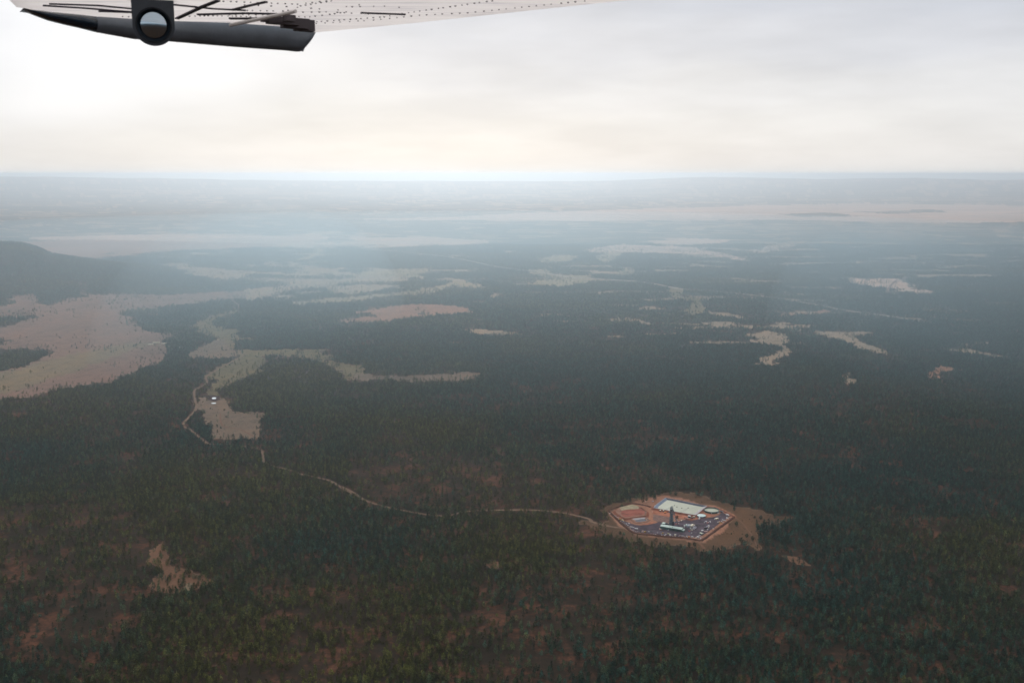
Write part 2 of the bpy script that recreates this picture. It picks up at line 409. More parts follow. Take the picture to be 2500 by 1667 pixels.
def ground_material():
    m = bpy.data.materials.new('forest_soil')
    m.use_nodes = True
    t = m.node_tree
    b = t.nodes['Principled BSDF']
    b.inputs['Roughness'].default_value = .95
    b.inputs['Specular IOR Level'].default_value = 0.0
    geo = nd(t, 'ShaderNodeNewGeometry')
    pos = geo.outputs['Position']

    def noise(scale, detail=4.0, rough=.55, stretch=None):
        n = nd(t, 'ShaderNodeTexNoise', i_Scale=scale, i_Detail=detail, i_Roughness=rough)
        if stretch:
            mpn = nd(t, 'ShaderNodeMapping')
            mpn.inputs['Scale'].default_value = stretch
            lk(t, pos, mpn.inputs[0])
            lk(t, mpn.outputs[0], n.inputs['Vector'])
        else:
            lk(t, pos, n.inputs['Vector'])
        return n.outputs[0]
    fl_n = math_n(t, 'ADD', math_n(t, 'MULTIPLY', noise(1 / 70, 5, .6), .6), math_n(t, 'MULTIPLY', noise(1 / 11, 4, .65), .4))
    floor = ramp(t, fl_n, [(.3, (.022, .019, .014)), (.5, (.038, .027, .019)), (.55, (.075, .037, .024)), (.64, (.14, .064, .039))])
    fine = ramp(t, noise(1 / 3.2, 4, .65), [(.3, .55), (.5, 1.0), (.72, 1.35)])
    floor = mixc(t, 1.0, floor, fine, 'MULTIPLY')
    tone = nd(t, 'ShaderNodeAttribute', attribute_name='tone').outputs['Color']
    mv = ramp(t, noise(1 / 260, 6, .68, (1, .55, 1)), [(.28, (.60, .66, .70)), (.42, (.9, .92, .92)), (.52, (1, 1, 1)), (.62, (1.12, 1.02, .92)), (.75, (1.35, 1.25, 1.1))])
    patch = ramp(t, noise(1 / 38, 5, .7, (1, .7, 1)), [(.30, (.62, .68, .66)), (.46, (1, 1, 1)), (.70, (1.2, 1.15, 1.08))])
    mv = mixc(t, 1.0, mv, patch, 'MULTIPLY')
    tuft = ramp(t, noise(1 / 4.0, 4, .7), [(.32, .66), (.5, 1.0), (.7, 1.22)])
    mead = mixc(t, 1.0, mixc(t, 1.0, tone, mv, 'MULTIPLY'), tuft, 'MULTIPLY')
    dist = nd(t, 'ShaderNodeVectorMath', operation='LENGTH')
    lk(t, pos, dist.inputs[0])
    far = math_n(t, 'MULTIPLY_ADD', dist.outputs['Value'], 1 / 3000, -7000 / 3000, clamp=True)
    # beyond the single trees: closed canopy broken by small open spots
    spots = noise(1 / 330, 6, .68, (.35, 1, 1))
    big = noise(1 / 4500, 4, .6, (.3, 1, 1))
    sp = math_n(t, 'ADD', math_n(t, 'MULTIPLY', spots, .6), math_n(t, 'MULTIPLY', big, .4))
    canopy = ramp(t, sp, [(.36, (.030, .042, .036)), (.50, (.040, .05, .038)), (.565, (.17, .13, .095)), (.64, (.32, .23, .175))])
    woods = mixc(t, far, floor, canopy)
    pl = ramp(t, noise(1 / 900, 6, .65, (.3, 1, 1)), [(.42, .0), (.60, 1.0)])
    meadfar = mixc(t, math_n(t, 'MULTIPLY', math_n(t, 'SUBTRACT', 1.0, pl), math_n(t, 'MULTIPLY', far, .3)), mead, (.06, .06, .045))
    att = nd(t, 'ShaderNodeAttribute', attribute_name='meadow').outputs['Fac']
    edge = math_n(t, 'ADD', att, math_n(t, 'MULTIPLY_ADD', noise(1 / 14, 3, .6), .7, -.35))
    k = ramp(t, edge, [(.35, 0.0), (.65, 1.0)])
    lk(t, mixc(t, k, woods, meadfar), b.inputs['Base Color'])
    return m


# ------------------------------------------------------------------ object helpers


def link(name, me, parent=None, m=None):
    o = bpy.data.objects.new(name, me)
    COL.objects.link(o)
    if parent is not None:
        o.parent = parent
    if m is not None and me is not None and not me.materials:
        me.materials.append(m)
    return o


def tag(o, label=None, cat=None, group=None, kind=None):
    for k, v in (('label', label), ('category', cat), ('group', group), ('kind', kind)):
        if v:
            o[k] = v
    return o


def mesh_np(name, verts, faces):
    """mesh from arrays; faces (n, k)"""
    me = bpy.data.meshes.new(name)
    verts = np.asarray(verts, np.float32)
    faces = np.asarray(faces, np.int32)
    nf, k = faces.shape
    me.vertices.add(len(verts))
    me.vertices.foreach_set('co', verts.ravel())
    me.loops.add(nf * k)
    me.loops.foreach_set('vertex_index', faces.ravel())
    me.polygons.add(nf)
    me.polygons.foreach_set('loop_start', np.arange(0, nf * k, k, dtype=np.int32))
    me.update(calc_edges=True)
    me.validate()
    return me


# ------------------------------------------------------------------ the ground sheet


def build_ground():
    rows = [20, 300, 700, 950]
    y = 1667 + 170
    while y > 460:
        rows.append(float(np.hypot(*G(1250, y))))
        y -= 3.4 if y > 700 else 2.2
    while y > 431:
        rows.append(float(np.hypot(*G(1250, y))))
        y -= 1.6
    rows += [190000.0, 240000.0]
    rows = np.array(sorted(r for r in rows if r <= 240000))
    fine = np.linspace(math.radians(-33), math.radians(33), 640)
    coarse = np.linspace(math.radians(33), math.radians(327), 50)[1:-1]
    th = np.concatenate([fine, coarse])
    R, T = np.meshgrid(rows, th, indexing='ij')
    X, Y = R * np.sin(T), R * np.cos(T)
    Z = terrain(X, Y) - np.clip(R - 150000, 0, None) * .004
    cl = clearing(X, Y)
    cl[Y < 800] = 0
    nr, nc = X.shape
    v = np.stack([X, Y, Z], -1).reshape(-1, 3)
    i, j = np.meshgrid(np.arange(nr - 1), np.arange(nc), indexing='ij')
    j2 = (j + 1) % nc
    f = np.stack([i * nc + j, (i + 1) * nc + j, (i + 1) * nc + j2, i * nc + j2], -1).reshape(-1, 4)[:, ::-1]
    # close the middle
    me = mesh_np('ground', v, f)
    bm = bmesh.new()
    bm.from_mesh(me)
    bm.verts.ensure_lookup_table()
    bm.faces.new([bm.verts[k] for k in range(nc)][::-1])
    bm.to_mesh(me)
    bm.free()
    at = me.attributes.new('meadow', 'FLOAT', 'POINT')
    at.data.foreach_set('value', (cl.ravel() > 0).astype(np.float32))
    tones = np.array([TONE['dun']] + [TONE[k] for k in TN], np.float32)[cl.ravel()]
    at = me.attributes.new('tone', 'FLOAT_COLOR', 'POINT')
    at.data.foreach_set('color', np.concatenate([tones, np.ones((len(tones), 1), np.float32)], 1).ravel())
    me.polygons.foreach_set('use_smooth', np.ones(len(me.polygons), bool))
    o = link('ground', me, m=ground_material())
    tag(o, 'reddish plateau soil with tan grassy clearings reaching to the horizon', 'ground', kind='structure')
    if o.data.polygons[len(o.data.polygons) // 2].normal.z < 0:
        o.data.flip_normals()


build_ground()

# haze: one closed box of even pale air round everything
bm = bmesh.new()
bmesh.ops.create_cube(bm, size=1.0)
me = bpy.data.meshes.new('haze')
HT, HB = H + 35.0, -900.0
for vtx in bm.verts:
    vtx.co = (vtx.co.x * 520000, vtx.co.y * 520000, HT if vtx.co.z > 0 else HB)
bm.to_mesh(me)
bm.free()
hz = link('haze', me)
hm = bpy.data.materials.new('haze_air')
hm.use_nodes = True
hm.node_tree.nodes.clear()
pv = nd(hm.node_tree, 'ShaderNodeVolumePrincipled')
pv.inputs['Density'].default_value = HAZE_DENSITY
pv.inputs['Anisotropy'].default_value = HAZE_G
pv.inputs['Color'].default_value = (*HAZE_COL, 1)
ho = nd(hm.node_tree, 'ShaderNodeOutputMaterial')
lk(hm.node_tree, pv.outputs[0], ho.inputs['Volume'])
me.materials.append(hm)
tag(hz, 'pale blue haze filling the air over the plateau', 'haze', kind='stuff')

# ------------------------------------------------------------------ trees


def crown_arrays(seed, n, h0, h1, rad, shape, leaf, per):
    """quads of needle clumps through a crown's volume; returns verts, quads"""
    r = np.random.default_rng(seed)
    V, Fq = [], []
    lob = [(r.uniform(0, 6.28), r.uniform(.15, .5), r.uniform(.2, .9)) for _ in range(5)]
    for i in range(n):
        s = (i + r.random()) / n                                   # 0 bottom .. 1 top
        if shape == 'cone':
            env = (1 - s) ** .75 * .95 + .06
        elif shape == 'round':
            env = math.sqrt(max(0.02, 1 - (2 * s - .85) ** 2 / 1.4))
        else:                                                      # tall oval of an old pine
            env = math.sin(math.pi * min(1, .14 + s * .84)) ** .7
        a = r.uniform(0, 2 * math.pi)
        for la, lw, lh in lob:
            d = math.atan2(math.sin(a - la), math.cos(a - la))
            env *= 1 + lw * math.exp(-(d / .6) ** 2 - ((s - lh) / .2) ** 2)
        q = rad * env * (r.random() ** .45)
        c = np.array([q * math.cos(a), q * math.sin(a), h0 + s * (h1 - h0) + r.normal() * .25 - .12 * q])
        for _ in range(per):
            u = r.normal(size=3)
            u /= np.linalg.norm(u)
            u[2] *= .6
            w_ = np.cross(u, r.normal(size=3))
            w_ /= np.linalg.norm(w_) + 1e-6
            k = leaf * r.uniform(.6, 1.25)
            o = c + r.normal(size=3) * leaf * .35
            b = len(V)
            V += [o - u * k * .5, o + w_ * k * .42, o + u * k * .55, o - w_ * k * .42]
            Fq.append((b, b + 1, b + 2, b + 3))
    return np.array(V), np.array(Fq)


def tube_arrays(pts, radii, sides=5):
    V, Fq = [], []
    for (p, r) in zip(pts, radii):
        for k in range(sides):
            a = 2 * math.pi * k / sides
            V.append((p[0] + r * math.cos(a), p[1] + r * math.sin(a), p[2]))
    for i in range(len(pts) - 1):
        for k in range(sides):
            k2 = (k + 1) % sides
            Fq.append((i * sides + k, i * sides + k2, (i + 1) * sides + k2, (i + 1) * sides + k))
    return np.array(V, float), np.array(Fq)


def join_arrays(parts):
    V, Fq, n = [], [], 0
    for v, f in parts:
        V.append(v)
        Fq.append(f + n)
        n += len(v)
    return np.concatenate(V), np.concatenate(Fq)


def trunk_arrays(seed, h, h1, limbs):
    r = np.random.default_rng(seed + 500)
    bx, by = r.normal(size=2) * .25
    parts = [tube_arrays([(0, 0, -.8), (bx * .3, by * .3, h * .4), (bx, by, h1 * .93)], [.34, .22, .06])]
    for _ in range(limbs):
        z = r.uniform(h * .8, h1 * .85)
        a = r.uniform(0, 6.28)
        L = r.uniform(1.0, 2.2) * (1 - .5 * (z - h) / (h1 - h + .1))
        v, f = tube_arrays([(0, 0, 0), (.02, 0, L)], [.08, .025], 3)
        d = Matrix.Rotation(a, 3, 'Z') @ Matrix.Rotation(math.radians(62), 3, 'Y')
        v = v @ np.array(d).T + np.array([bx * z / h1, by * z / h1, z])
        parts.append((v, f))
    return join_arrays(parts)


def foliage_material(name, col_a, col_b, inst=True):
    m = bpy.data.materials.new(name)
    m.use_nodes = True
    t = m.node_tree
    b = t.nodes['Principled BSDF']
    b.inputs['Roughness'].default_value = .9
    b.inputs['Specular IOR Level'].default_value = 0.0
    g = nd(t, 'ShaderNodeNewGeometry')
    isl = ramp(t, g.outputs['Random Per Island'], [(0, .35), (.5, .9), (1, 2.1)])
    if inst:
        tint = nd(t, 'ShaderNodeAttribute', attribute_name='tint', attribute_type='INSTANCER').outputs['Fac']
    else:
        tint = nd(t, 'ShaderNodeObjectInfo').outputs['Random']
    rnd = nd(t, 'ShaderNodeObjectInfo').outputs['Random']
    base = ramp(t, tint, [(0, col_a), (.5, tuple((p + q) / 2 for p, q in zip(col_a, col_b))), (1, col_b)])
    lum = ramp(t, rnd, [(0, .35), (.6, .95), (1, 2.1)])
    base = mixc(t, 1.0, mixc(t, 1.0, base, isl, 'MULTIPLY'), lum, 'MULTIPLY')
    lk(t, base, b.inputs['Base Color'])
    return m


BARK = mat('bark', (.10, .065, .045), .95, spec=0)
NEEDLE = foliage_material('pine_needles', (.022, .064, .050), (.080, .083, .022))

SPECS = [('oval', 15, .30, 3.1), ('oval', 17, .34, 3.3), ('cone', 14, .20, 3.3), ('cone', 12, .16, 3.1), ('round', 9, .14, 3.6), ('round', 7.5, .10, 3.3),
         ('oval', 13, .22, 3.0), ('cone', 16, .26, 3.4)]


def tree_variant(k, detail):
    shape, h, base, rad = SPECS[k % len(SPECS)]
    n, per, leaf, limbs = {'high': (120, 3, 1.05, 6), 'mid': (62, 2, 1.35, 2), 'low': (20, 2, 2.3, 0)}[detail]
    cv = crown_arrays(40 + k, n, h * base, h, rad, shape, leaf, per)
    tv = trunk_arrays(60 + k, h * base, h, limbs)
    if detail == 'low':
        tv = tube_arrays([(0, 0, -1), (0, 0, h * .7)], [.4, .15], 3)
    return cv, tv


def scatter(d0, d1, per_ha, half=0.585):
    """random ground points in the view's wedge between distances d0 and d1"""
    area = half * (d1 ** 2 - d0 ** 2)
    n = int(area * per_ha / 1e4)
    Y = np.sqrt(rng.random(n) * (d1 ** 2 - d0 ** 2) + d0 ** 2)
    X = (rng.random(n) * 2 - 1) * half * Y
    return X, Y


SPARSE = [(.45, S('d', (-50, 560), (700, 540), (860, 700), (900, 1060), (700, 1120), (650, 1500), (100, 1600), (-50, 1200))),
          (.55, S('e', (850, 980), (1700, 900), (1800, 1200), (1500, 1600), (850, 1600))),
          (.42, S('e', (100, 250), (700, 230), (1400, 380), (1650, 400), (1600, 560), (1200, 600), (250, 560))),
          (.5, S('e', (1200, 560), (1560, 560), (1700, 800), (1500, 1100), (1300, 1000))),
          (.45, S('f', (650, 830), (900, 900), (1200, 1040), (1000, 1080), (780, 1050))),
          (.5, S('s', (260, 90), (1300, 60), (1500, 190), (900, 130), (500, 200), (200, 280)))]
THIN = np.ones((MH, MW), np.float32)
for kf, poly in SPARSE:
    fill(THIN, poly, kf)
ROADS_PX = []


def density(X, Y):
    px, py = to_px(X, Y)
    xi, yi = np.clip(px, 0, MW - 1).astype(int), np.clip(py - MY0, 0, MH - 1).astype(int)
    d = THIN[yi, xi]
    n = fnoise(X, Y, 160, 30, 3)
    n2 = fnoise(X, Y, 46, 38, 2)
    d = d * np.clip(.5 + 1.8 * (n - .3), .15, 1.2) * np.clip(.35 + 2.0 * (n2 - .2), .05, 1.1)
    return d


def near_road(X, Y, margin):
    out = np.zeros(len(X), bool)
    for h_ in (0, 2.0, 6.0):                       # trees that stand on a road, or tall enough in front of it to hide it
        q = H / (H - h_)
        far_ = np.hypot(X, Y) > (0 if h_ < 5 else 2600)
        out |= on_road(X * q, Y * q, margin) & far_
    return out


def on_road(X, Y, margin):
    out = np.zeros(len(X), bool)
    for pts, wd in ROADS:
        for (ax, ay), (bx, by) in zip(pts[:-1], pts[1:]):
            sel = (X > min(ax, bx) - 30) & (X < max(ax, bx) + 30) & (Y > min(ay, by) - 30) & (Y < max(ay, by) + 30)
            if not sel.any():
                continue
            x, y = X[sel], Y[sel]
            L2 = (bx - ax) ** 2 + (by - ay) ** 2 + 1e-9
            t = np.clip(((x - ax) * (bx - ax) + (y - ay) * (by - ay)) / L2, 0, 1)
            d = np.hypot(x - ax - t * (bx - ax), y - ay - t * (by - ay))
            out[sel] |= d < wd / 2 + margin
    return out


def tree_points(d0, d1, per_ha, stray):
    X, Y = scatter(d0, d1, per_ha)
    cl = clearing(X, Y)
    cl = np.where((cl == 0) & (np.hypot(X, Y) > 2300), clearing(X, Y, 8.0), cl)
    keep = rng.random(len(X)) < density(X, Y)
    st = rng.random(len(X)) < stray * np.clip(8 * (fnoise(X, Y, 260, 47, 2) - .42), .1, 3) + .2 * (cl == TN.index('bare') + 1)
    open_ok = (cl > 0) & st & (cl != TN.index('grass') + 1) & (cl != TN.index('red') + 1)
    keep &= (cl == 0) | open_ok
    # loose margins: single trees straying out of the woods, thinner woods at the edge
    c2 = clearing(X, Y, 0.0, 2.6, 40)
    keep &= ~((cl == 0) & (c2 > 0) & (rng.random(len(X)) < .45))
    keep |= (cl > 0) & (c2 == 0) & (rng.random(len(X)) < .10)
    X, Y = X[keep], Y[keep]
    ok = ~near_road(X, Y, .4)
    return X[ok], Y[ok]


def tint_of(X, Y):
    n = fnoise(X, Y, 420, 44, 3)
    warm = np.clip((2300 - Y) / 900, 0, 1) * .22 - np.clip((X / Y - .1) * .7, -.1, .3) - np.clip((Y - 2300) / 3000, 0, 1) * .28
    return np.clip((n - .5) * 2.2 + .40 + warm + rng.normal(size=len(X)) * .22, 0, 1)


def geo_forest(name, label, cat, X, Y, detail, kmap, smin, smax):
    """one object: tree shapes plus one point per tree, put together by geometry nodes"""
    n = len(X)
    kinds = sorted(set(kmap))
    V, Fq, var, matid = [], [], [], []
    nv = 0
    for s, k in enumerate(kinds):
        (cv, cf), (tv, tf) = tree_variant(k, detail)
        for (v, f), mi in (((cv, cf), 0), ((tv, tf), 1)):
            V.append(v)
            Fq.append(f + nv)
            nv += len(v)
            var += [s] * len(v)
            matid += [mi] * len(f)
    Z = terrain(X, Y) - .2
    V.append(np.stack([X, Y, Z], -1))
    var = np.concatenate([np.array(var), np.full(n, -1)]).astype(np.int32)
    me = mesh_np(name, np.concatenate(V), np.concatenate(Fq))
    me.polygons.foreach_set('material_index', np.array(matid, np.int32))
    tot = len(var)

    def attr(nm, typ, field, arr):
        at = me.attributes.new(nm, typ, 'POINT')
        at.data.foreach_set(field, arr)
    pad = np.zeros(tot - n, np.float32)
    attr('var', 'INT', 'value', var)
    attr('pick', 'INT', 'value', np.concatenate([pad, rng.integers(0, len(kinds), n)]).astype(np.int32))
    attr('tint', 'FLOAT', 'value', np.concatenate([pad, tint_of(X, Y)]).astype(np.float32))
    sc = rng.uniform(smin, smax, n)
    sv = np.stack([sc * rng.uniform(.85, 1.2, n), sc * rng.uniform(.85, 1.2, n), sc * rng.uniform(.8, 1.15, n)], -1)
    attr('scl', 'FLOAT_VECTOR', 'vector', np.concatenate([np.zeros((tot - n, 3)), sv]).astype(np.float32).ravel())
    rot = np.zeros((n, 3))
    rot[:, 2] = rng.uniform(0, 6.283, n)
    rot[:, :2] = rng.normal(size=(n, 2)) * .04
    attr('rot', 'FLOAT_VECTOR', 'vector', np.concatenate([np.zeros((tot - n, 3)), rot]).astype(np.float32).ravel())
    me.materials.append(NEEDLE)
    me.materials.append(BARK)
    o = link(name, me)
    tag(o, label, cat, kind='stuff')
    g = bpy.data.node_groups.new(name, 'GeometryNodeTree')
    g.interface.new_socket('Geometry', in_out='INPUT', socket_type='NodeSocketGeometry')
    g.interface.new_socket('Geometry', in_out='OUTPUT', socket_type='NodeSocketGeometry')
    gi, go = g.nodes.new('NodeGroupInput'), g.nodes.new('NodeGroupOutput')

    def named(nm, typ):
        a = g.nodes.new('GeometryNodeInputNamedAttribute')
        a.data_type = typ
        a.inputs[0].default_value = nm
        return a.outputs[0]

    def sep_eq(val):
        c = g.nodes.new('FunctionNodeCompare')
        c.data_type, c.operation = 'INT', 'EQUAL'
        g.links.new(named('var', 'INT'), c.inputs[2])
        c.inputs[3].default_value = val
        s = g.nodes.new('GeometryNodeSeparateGeometry')
        s.domain = 'POINT'
        g.links.new(gi.outputs[0], s.inputs[0])
        g.links.new(c.outputs[0], s.inputs[1])
        return s.outputs[0]
    pts = sep_eq(-1)
    jn = g.nodes.new('GeometryNodeGeometryToInstance')
    for s in range(len(kinds)):
        g.links.new(sep_eq(s), jn.inputs[0])
    iop = g.nodes.new('GeometryNodeInstanceOnPoints')
    g.links.new(pts, iop.inputs['Points'])
    g.links.new(jn.outputs[0], iop.inputs['Instance'])
    iop.inputs['Pick Instance'].default_value = True
    g.links.new(named('pick', 'INT'), iop.inputs['Instance Index'])
    er = g.nodes.new('FunctionNodeEulerToRotation')
    g.links.new(named('rot', 'FLOAT_VECTOR'), er.inputs[0])
    g.links.new(er.outputs[0], iop.inputs['Rotation'])
    g.links.new(named('scl', 'FLOAT_VECTOR'), iop.inputs['Scale'])
    g.links.new(iop.outputs[0], go.inputs[0])
    md = o.modifiers.new('trees', 'NODES')
    md.node_group = g
    return o


# roads: centre lines digitised from the photograph
ROAD_PX = [
    ('dirt_road', 'pale dirt road winding along the valley meadow and through the forest to the mine', 5.5,
     S('a', (1640, 497), (1690, 545), (1670, 600), (1560, 632), (1470, 665), (1380, 698), (1240, 748), (1150, 790), (1100, 806))),
    ('dirt_road', 'long dirt road through the dense forest leading to the fenced mine yard', 7.5,
     S('a', (1750, 880), (1640, 940), (1530, 1000), (1460, 1045), (1468, 1080), (1430, 1112), (1378, 1140), (1382, 1200), (1388, 1270), (1335, 1330), (1295, 1388))
     + S('a', (1340, 1412), (1440, 1492), (1490, 1520)) + S('d', (1300, 195), (1440, 215), (1500, 232), (1512, 290), (1550, 317), (1650, 342), (1750, 375), (1880, 402), (1950, 440), (2050, 495))
     + S('e', (80, 440), (170, 490), (220, 522), (320, 552), (450, 580), (600, 604), (700, 605), (800, 582), (1000, 574), (1200, 576), (1350, 592), (1500, 625))
     + S('s', (60, 420), (200, 457), (320, 482), (430, 488), (500, 476))),
    ('highway', 'straight distant highway running diagonally through the far forest', 30,
     S('b', (800, 310), (1000, 335), (1200, 355), (1400, 375), (1600, 405), (1750, 435), (1900, 460), (2100, 485), (2352, 530)) + S('c', (250, 392), (400, 402), (560, 417), (660, 437), (720, 447),
       (900, 462), (1100, 482), (1300, 512), (1500, 547), (1700, 572), (1900, 602))),
    ('dirt_track', 'thin tan track crossing the dry grass to the right of the mine', 2.6,
     S('s', (1650, 375), (1720, 425), (1790, 510), (1850, 595), (1890, 690), (1940, 745))),
    ('dirt_track', 'reddish track curving away below the corner of the mine fence', 5.0, S('s', (540, 575), (700, 592), (900, 612), (1100, 622), (1220, 642), (1280, 680), (1310, 720))),
    ('dirt_track', 'short bright dirt track on the far hillside clearing at right', 14.0, S('c', (1745, 400), (1720, 420), (1700, 450))),
    ('dirt_track', 'faint twin track crossing the dun meadow beside the stock pond', 4.0, S('a', (1560, 1300), (1580, 1390), (1700, 1415), (1820, 1480))),
]


def smooth_line(pts, step):
    out = []
    p = [pts[0]] + list(pts) + [pts[-1]]
    for i in range(1, len(p) - 2):
        a, b, c, d = (np.array(q) for q in p[i - 1:i + 3])
        n = max(2, int(np.linalg.norm(c - b) / step))
        for k in range(n):
            t = k / n
            out.append(.5 * (2 * b + (c - a) * t + (2 * a - 5 * b + 4 * c - d) * t * t + (3 * b - a - 3 * c + d) * t ** 3))
    out.append(np.array(pts[-1]))
    return out


ROADS = []
for nm, lb, wd, px in ROAD_PX:
    ROADS.append((smooth_line([G(*q) for q in px], 18), wd))
ROAD_M = mat('road_dirt', (.20, .13, .09), .95, spec=0, var=.25, vscale=.12)
TRACK_M = mat('track_dirt', (.17, .092, .060), .95, spec=0, var=.25, vscale=.15)
HWY_M = mat('highway_surface', (.33, .27, .22), .95, spec=0, var=.15, vscale=.02)
for (nm, lb, wd, px), (pts, _) in zip(ROAD_PX, ROADS):
    V, Fq = [], []
    n = len(pts)
    for i, q in enumerate(pts):
        t = pts[min(i + 1, n - 1)] - pts[max(i - 1, 0)]
        t = t / (np.linalg.norm(t) + 1e-9)
        nrm = np.array([-t[1], t[0]])
        k = wd / 2 * (1 + .35 * (float(vnoise(q[0], q[1], 25, 50)) - .5))
        r = math.hypot(*q)
        lift = .12 + max(0, r - 2500) * .0004
        for sgn, dz in ((-1, 0), (0, .12), (1, 0)):
            e_ = q + nrm * k * sgn
            V.append((e_[0], e_[1], float(terrain(e_[0], e_[1])) + lift + dz))
    for i in range(n - 1):
        for s in (0, 1):
            Fq.append((i * 3 + s, i * 3 + s + 1, i * 3 + s + 4, i * 3 + s + 3))
    o = link(nm, mesh_np(nm, V, Fq), m=HWY_M if nm == 'highway' else ROAD_M if nm == 'dirt_road' else TRACK_M)
    tag(o, lb, 'road' if nm != 'dirt_track' else 'track', kind='structure')

NX, NY = tree_points(1090, 4300, 300, .02)
FX, FY = tree_points(4300, 9800, 165, .03)
print('trees', len(NX), len(FX))

# ------------------------------------------------------------------ single trees: the nearest rows, and the lone ones round the mine
CROWN_ME, TRUNK_ME = [], []
for k in range(len(SPECS)):
    (cv, cf), (tv, tf) = tree_variant(k, 'high')
    c_, t_ = mesh_np('crown', cv, cf), mesh_np('trunk', tv, tf)
    c_.materials.append(NEEDLE)
    t_.materials.append(BARK)
    CROWN_ME.append(c_)
    TRUNK_ME.append(t_)


def single_tree(x, y, k, s, tint, label, group=None, name='pine_tree', cat='tree', squash=1.0):
    o = link(name, None)
    o.location = (x, y, float(terrain(x, y)) - .1)
    o.rotation_euler = (rng.normal() * .03, rng.normal() * .03, rng.uniform(0, 6.28))
    o.scale = (s * rng.uniform(.9, 1.15), s * rng.uniform(.9, 1.15), s * squash)
    o.empty_display_size = 2
    link('trunk', TRUNK_ME[k], o)
    c_ = link('crown', CROWN_ME[k], o)
    c_['tint'] = float(tint)
    tag(o, label, cat, group)
    return o


npx, npy = to_px(NX, NY, 8.0)
inside = np.where((npx > 8) & (npx < 2492) & (npy < 1664))[0]
order = inside[np.argsort(NY[inside])][:280]
tints = tint_of(NX, NY)
SIDE = ['left corner', 'left half', 'right half', 'right corner']
for i in order:
    side = SIDE[min(3, int(npx[i] // 625))]
    tone = 'olive green' if tints[i] > .5 else 'dark green'
    lab = f'{tone} pine in the nearest row of forest along the photo\'s bottom edge, {side}'
    single_tree(NX[i], NY[i], int(rng.integers(0, 8)), rng.uniform(.68, 1.05), tints[i], lab, f'{tone} pines along the bottom edge, {side}')
drop = np.ones(len(NX), bool)
drop[order] = False
NX, NY = NX[drop], NY[drop]
geo_forest('forest', 'dense pine and juniper forest covering the plateau around the mine', 'forest', NX, NY, 'mid', range(8), .55, 1.05)
geo_forest('distant_forest', 'far hazy woodland stretching from beyond the mine to the hill and plain', 'forest', FX, FY, 'low', range(6), .8, 1.25)

# low scrub dotted over the grass
SX, SY = scatter(1700, 5200, 70)
scl_ = clearing(SX, SY)
ok_ = (scl_ > 0) & (rng.random(len(SX)) < np.where(scl_ == TN.index('grass') + 1, 1.0, .35) * np.clip(3.2 * (fnoise(SX, SY, 60, 57, 2) - .25), .05, 1))
ok_ &= ~((scl_ == TN.index('red') + 1) & (np.hypot(SX - SITE_C[0], SY - SITE_C[1]) < 400)) & ~near_road(SX, SY, 1.0)
SX, SY = SX[ok_], SY[ok_]
geo_forest('scrub', 'low dark scrub dotted over the dry grass clearings', 'scrub', SX, SY, 'low', [4, 5], .12, .30)

LONE = [   # (px in the mine zoom, variant, scale, tint, label)
    (1665, 458, 5, 1.0, .35, 'round dark juniper alone in the dry grass beside the track right of the mine', 'juniper_tree'),
    (1780, 592, 5, .95, .1, 'round dark juniper left of the track near the bottom of the right grass', 'juniper_tree'),
    (1842, 620, 5, 1.0, .3, 'round juniper standing against the tan track near its lower end', 'juniper_tree'),
    (1722, 668, 2, .95, .3, 'tall slim pine at the front edge of the right grass clearing', 'pine_tree'),
    (1700, 640, 3, .7, .4, 'short pine just behind the tall slim pine at the grass front edge', 'pine_tree'),
    (1936, 392, 5, 1.0, .2, 'lone round juniper in the upper right grass, farthest from the mine yard', 'juniper_tree'),
    (2088, 382, 3, .9, .1, 'pointed dark pine on the upper right tip of the grass clearing', 'pine_tree'),
    (1866, 382, 5, .6, .2, 'small low juniper beside the lone juniper in the upper right grass', 'juniper_tree'),
    (1608, 558, 5, .4, .2, 'tiny dark bush in the grass just right of the mine berm', 'juniper_tree'),
    (1905, 510, 5, 1.0, .1, 'dark round juniper at the forest edge on the far right of the grass', 'juniper_tree'),
    (1200, 688, 5, .95, .1, 'dark round juniper below the lower corner of the mine, by the curving track', 'juniper_tree'),
    (992, 128, 5, 1.0, .1, 'dark round juniper on the bare ground directly behind the evaporation pond', 'juniper_tree'),
    (930, 125, 3, .9, .15, 'pointed dark pine behind the left end of the evaporation pond', 'pine_tree'),
    (487, 212, 2, 1.05, .1, 'slim dark pine standing behind the pale waste cell', 'pine_tree'),
    (463, 214, 4, .35, .6, 'small brownish bush at the foot of the slim pine behind the waste cell', 'juniper_tree'),
    (630, 236, 1, 1.25, .6, 'tallest olive pine of the clump between waste cell and pond', 'pine_tree'),
    (600, 200, 0, 1.2, .7, 'broad olive pine at the left of the clump between waste cell and pond', 'pine_tree'),
    (672, 205, 6, 1.2, .55, 'olive pine at the right of the clump between waste cell and pond', 'pine_tree'),
    (762, 190, 2, 1.2, .05, 'dark bluish pine just left of the pond corner', 'pine_tree'),
    (380, 560, 5, .8, .3, 'grey green bush in the grass left of the lower mine berm, middle of three', 'juniper_tree'),
    (420, 572, 5, .8, .2, 'grey green bush in the grass left of the lower mine berm, nearest to it', 'juniper_tree'),
    (283, 590, 5, .8, .3, 'grey green bush in the grass left of the lower mine berm, outermost of three', 'juniper_tree'),
    (825, 668, 5, .45, .2, 'small dark bush in the dry grass below the long green building', 'juniper_tree'),
    (1008, 387, 5, .85, .12, 'dark green tree inside the mine yard right of the headframe', 'juniper_tree'),
    (1395, 190, 2, .95, .1, 'pointed pine at the wood edge behind the open round tank', 'pine_tree'),
    (1640, 300, 3, 1.0, .1, 'dark pine at the wood edge above the start of the tan track', 'pine_tree'),
]
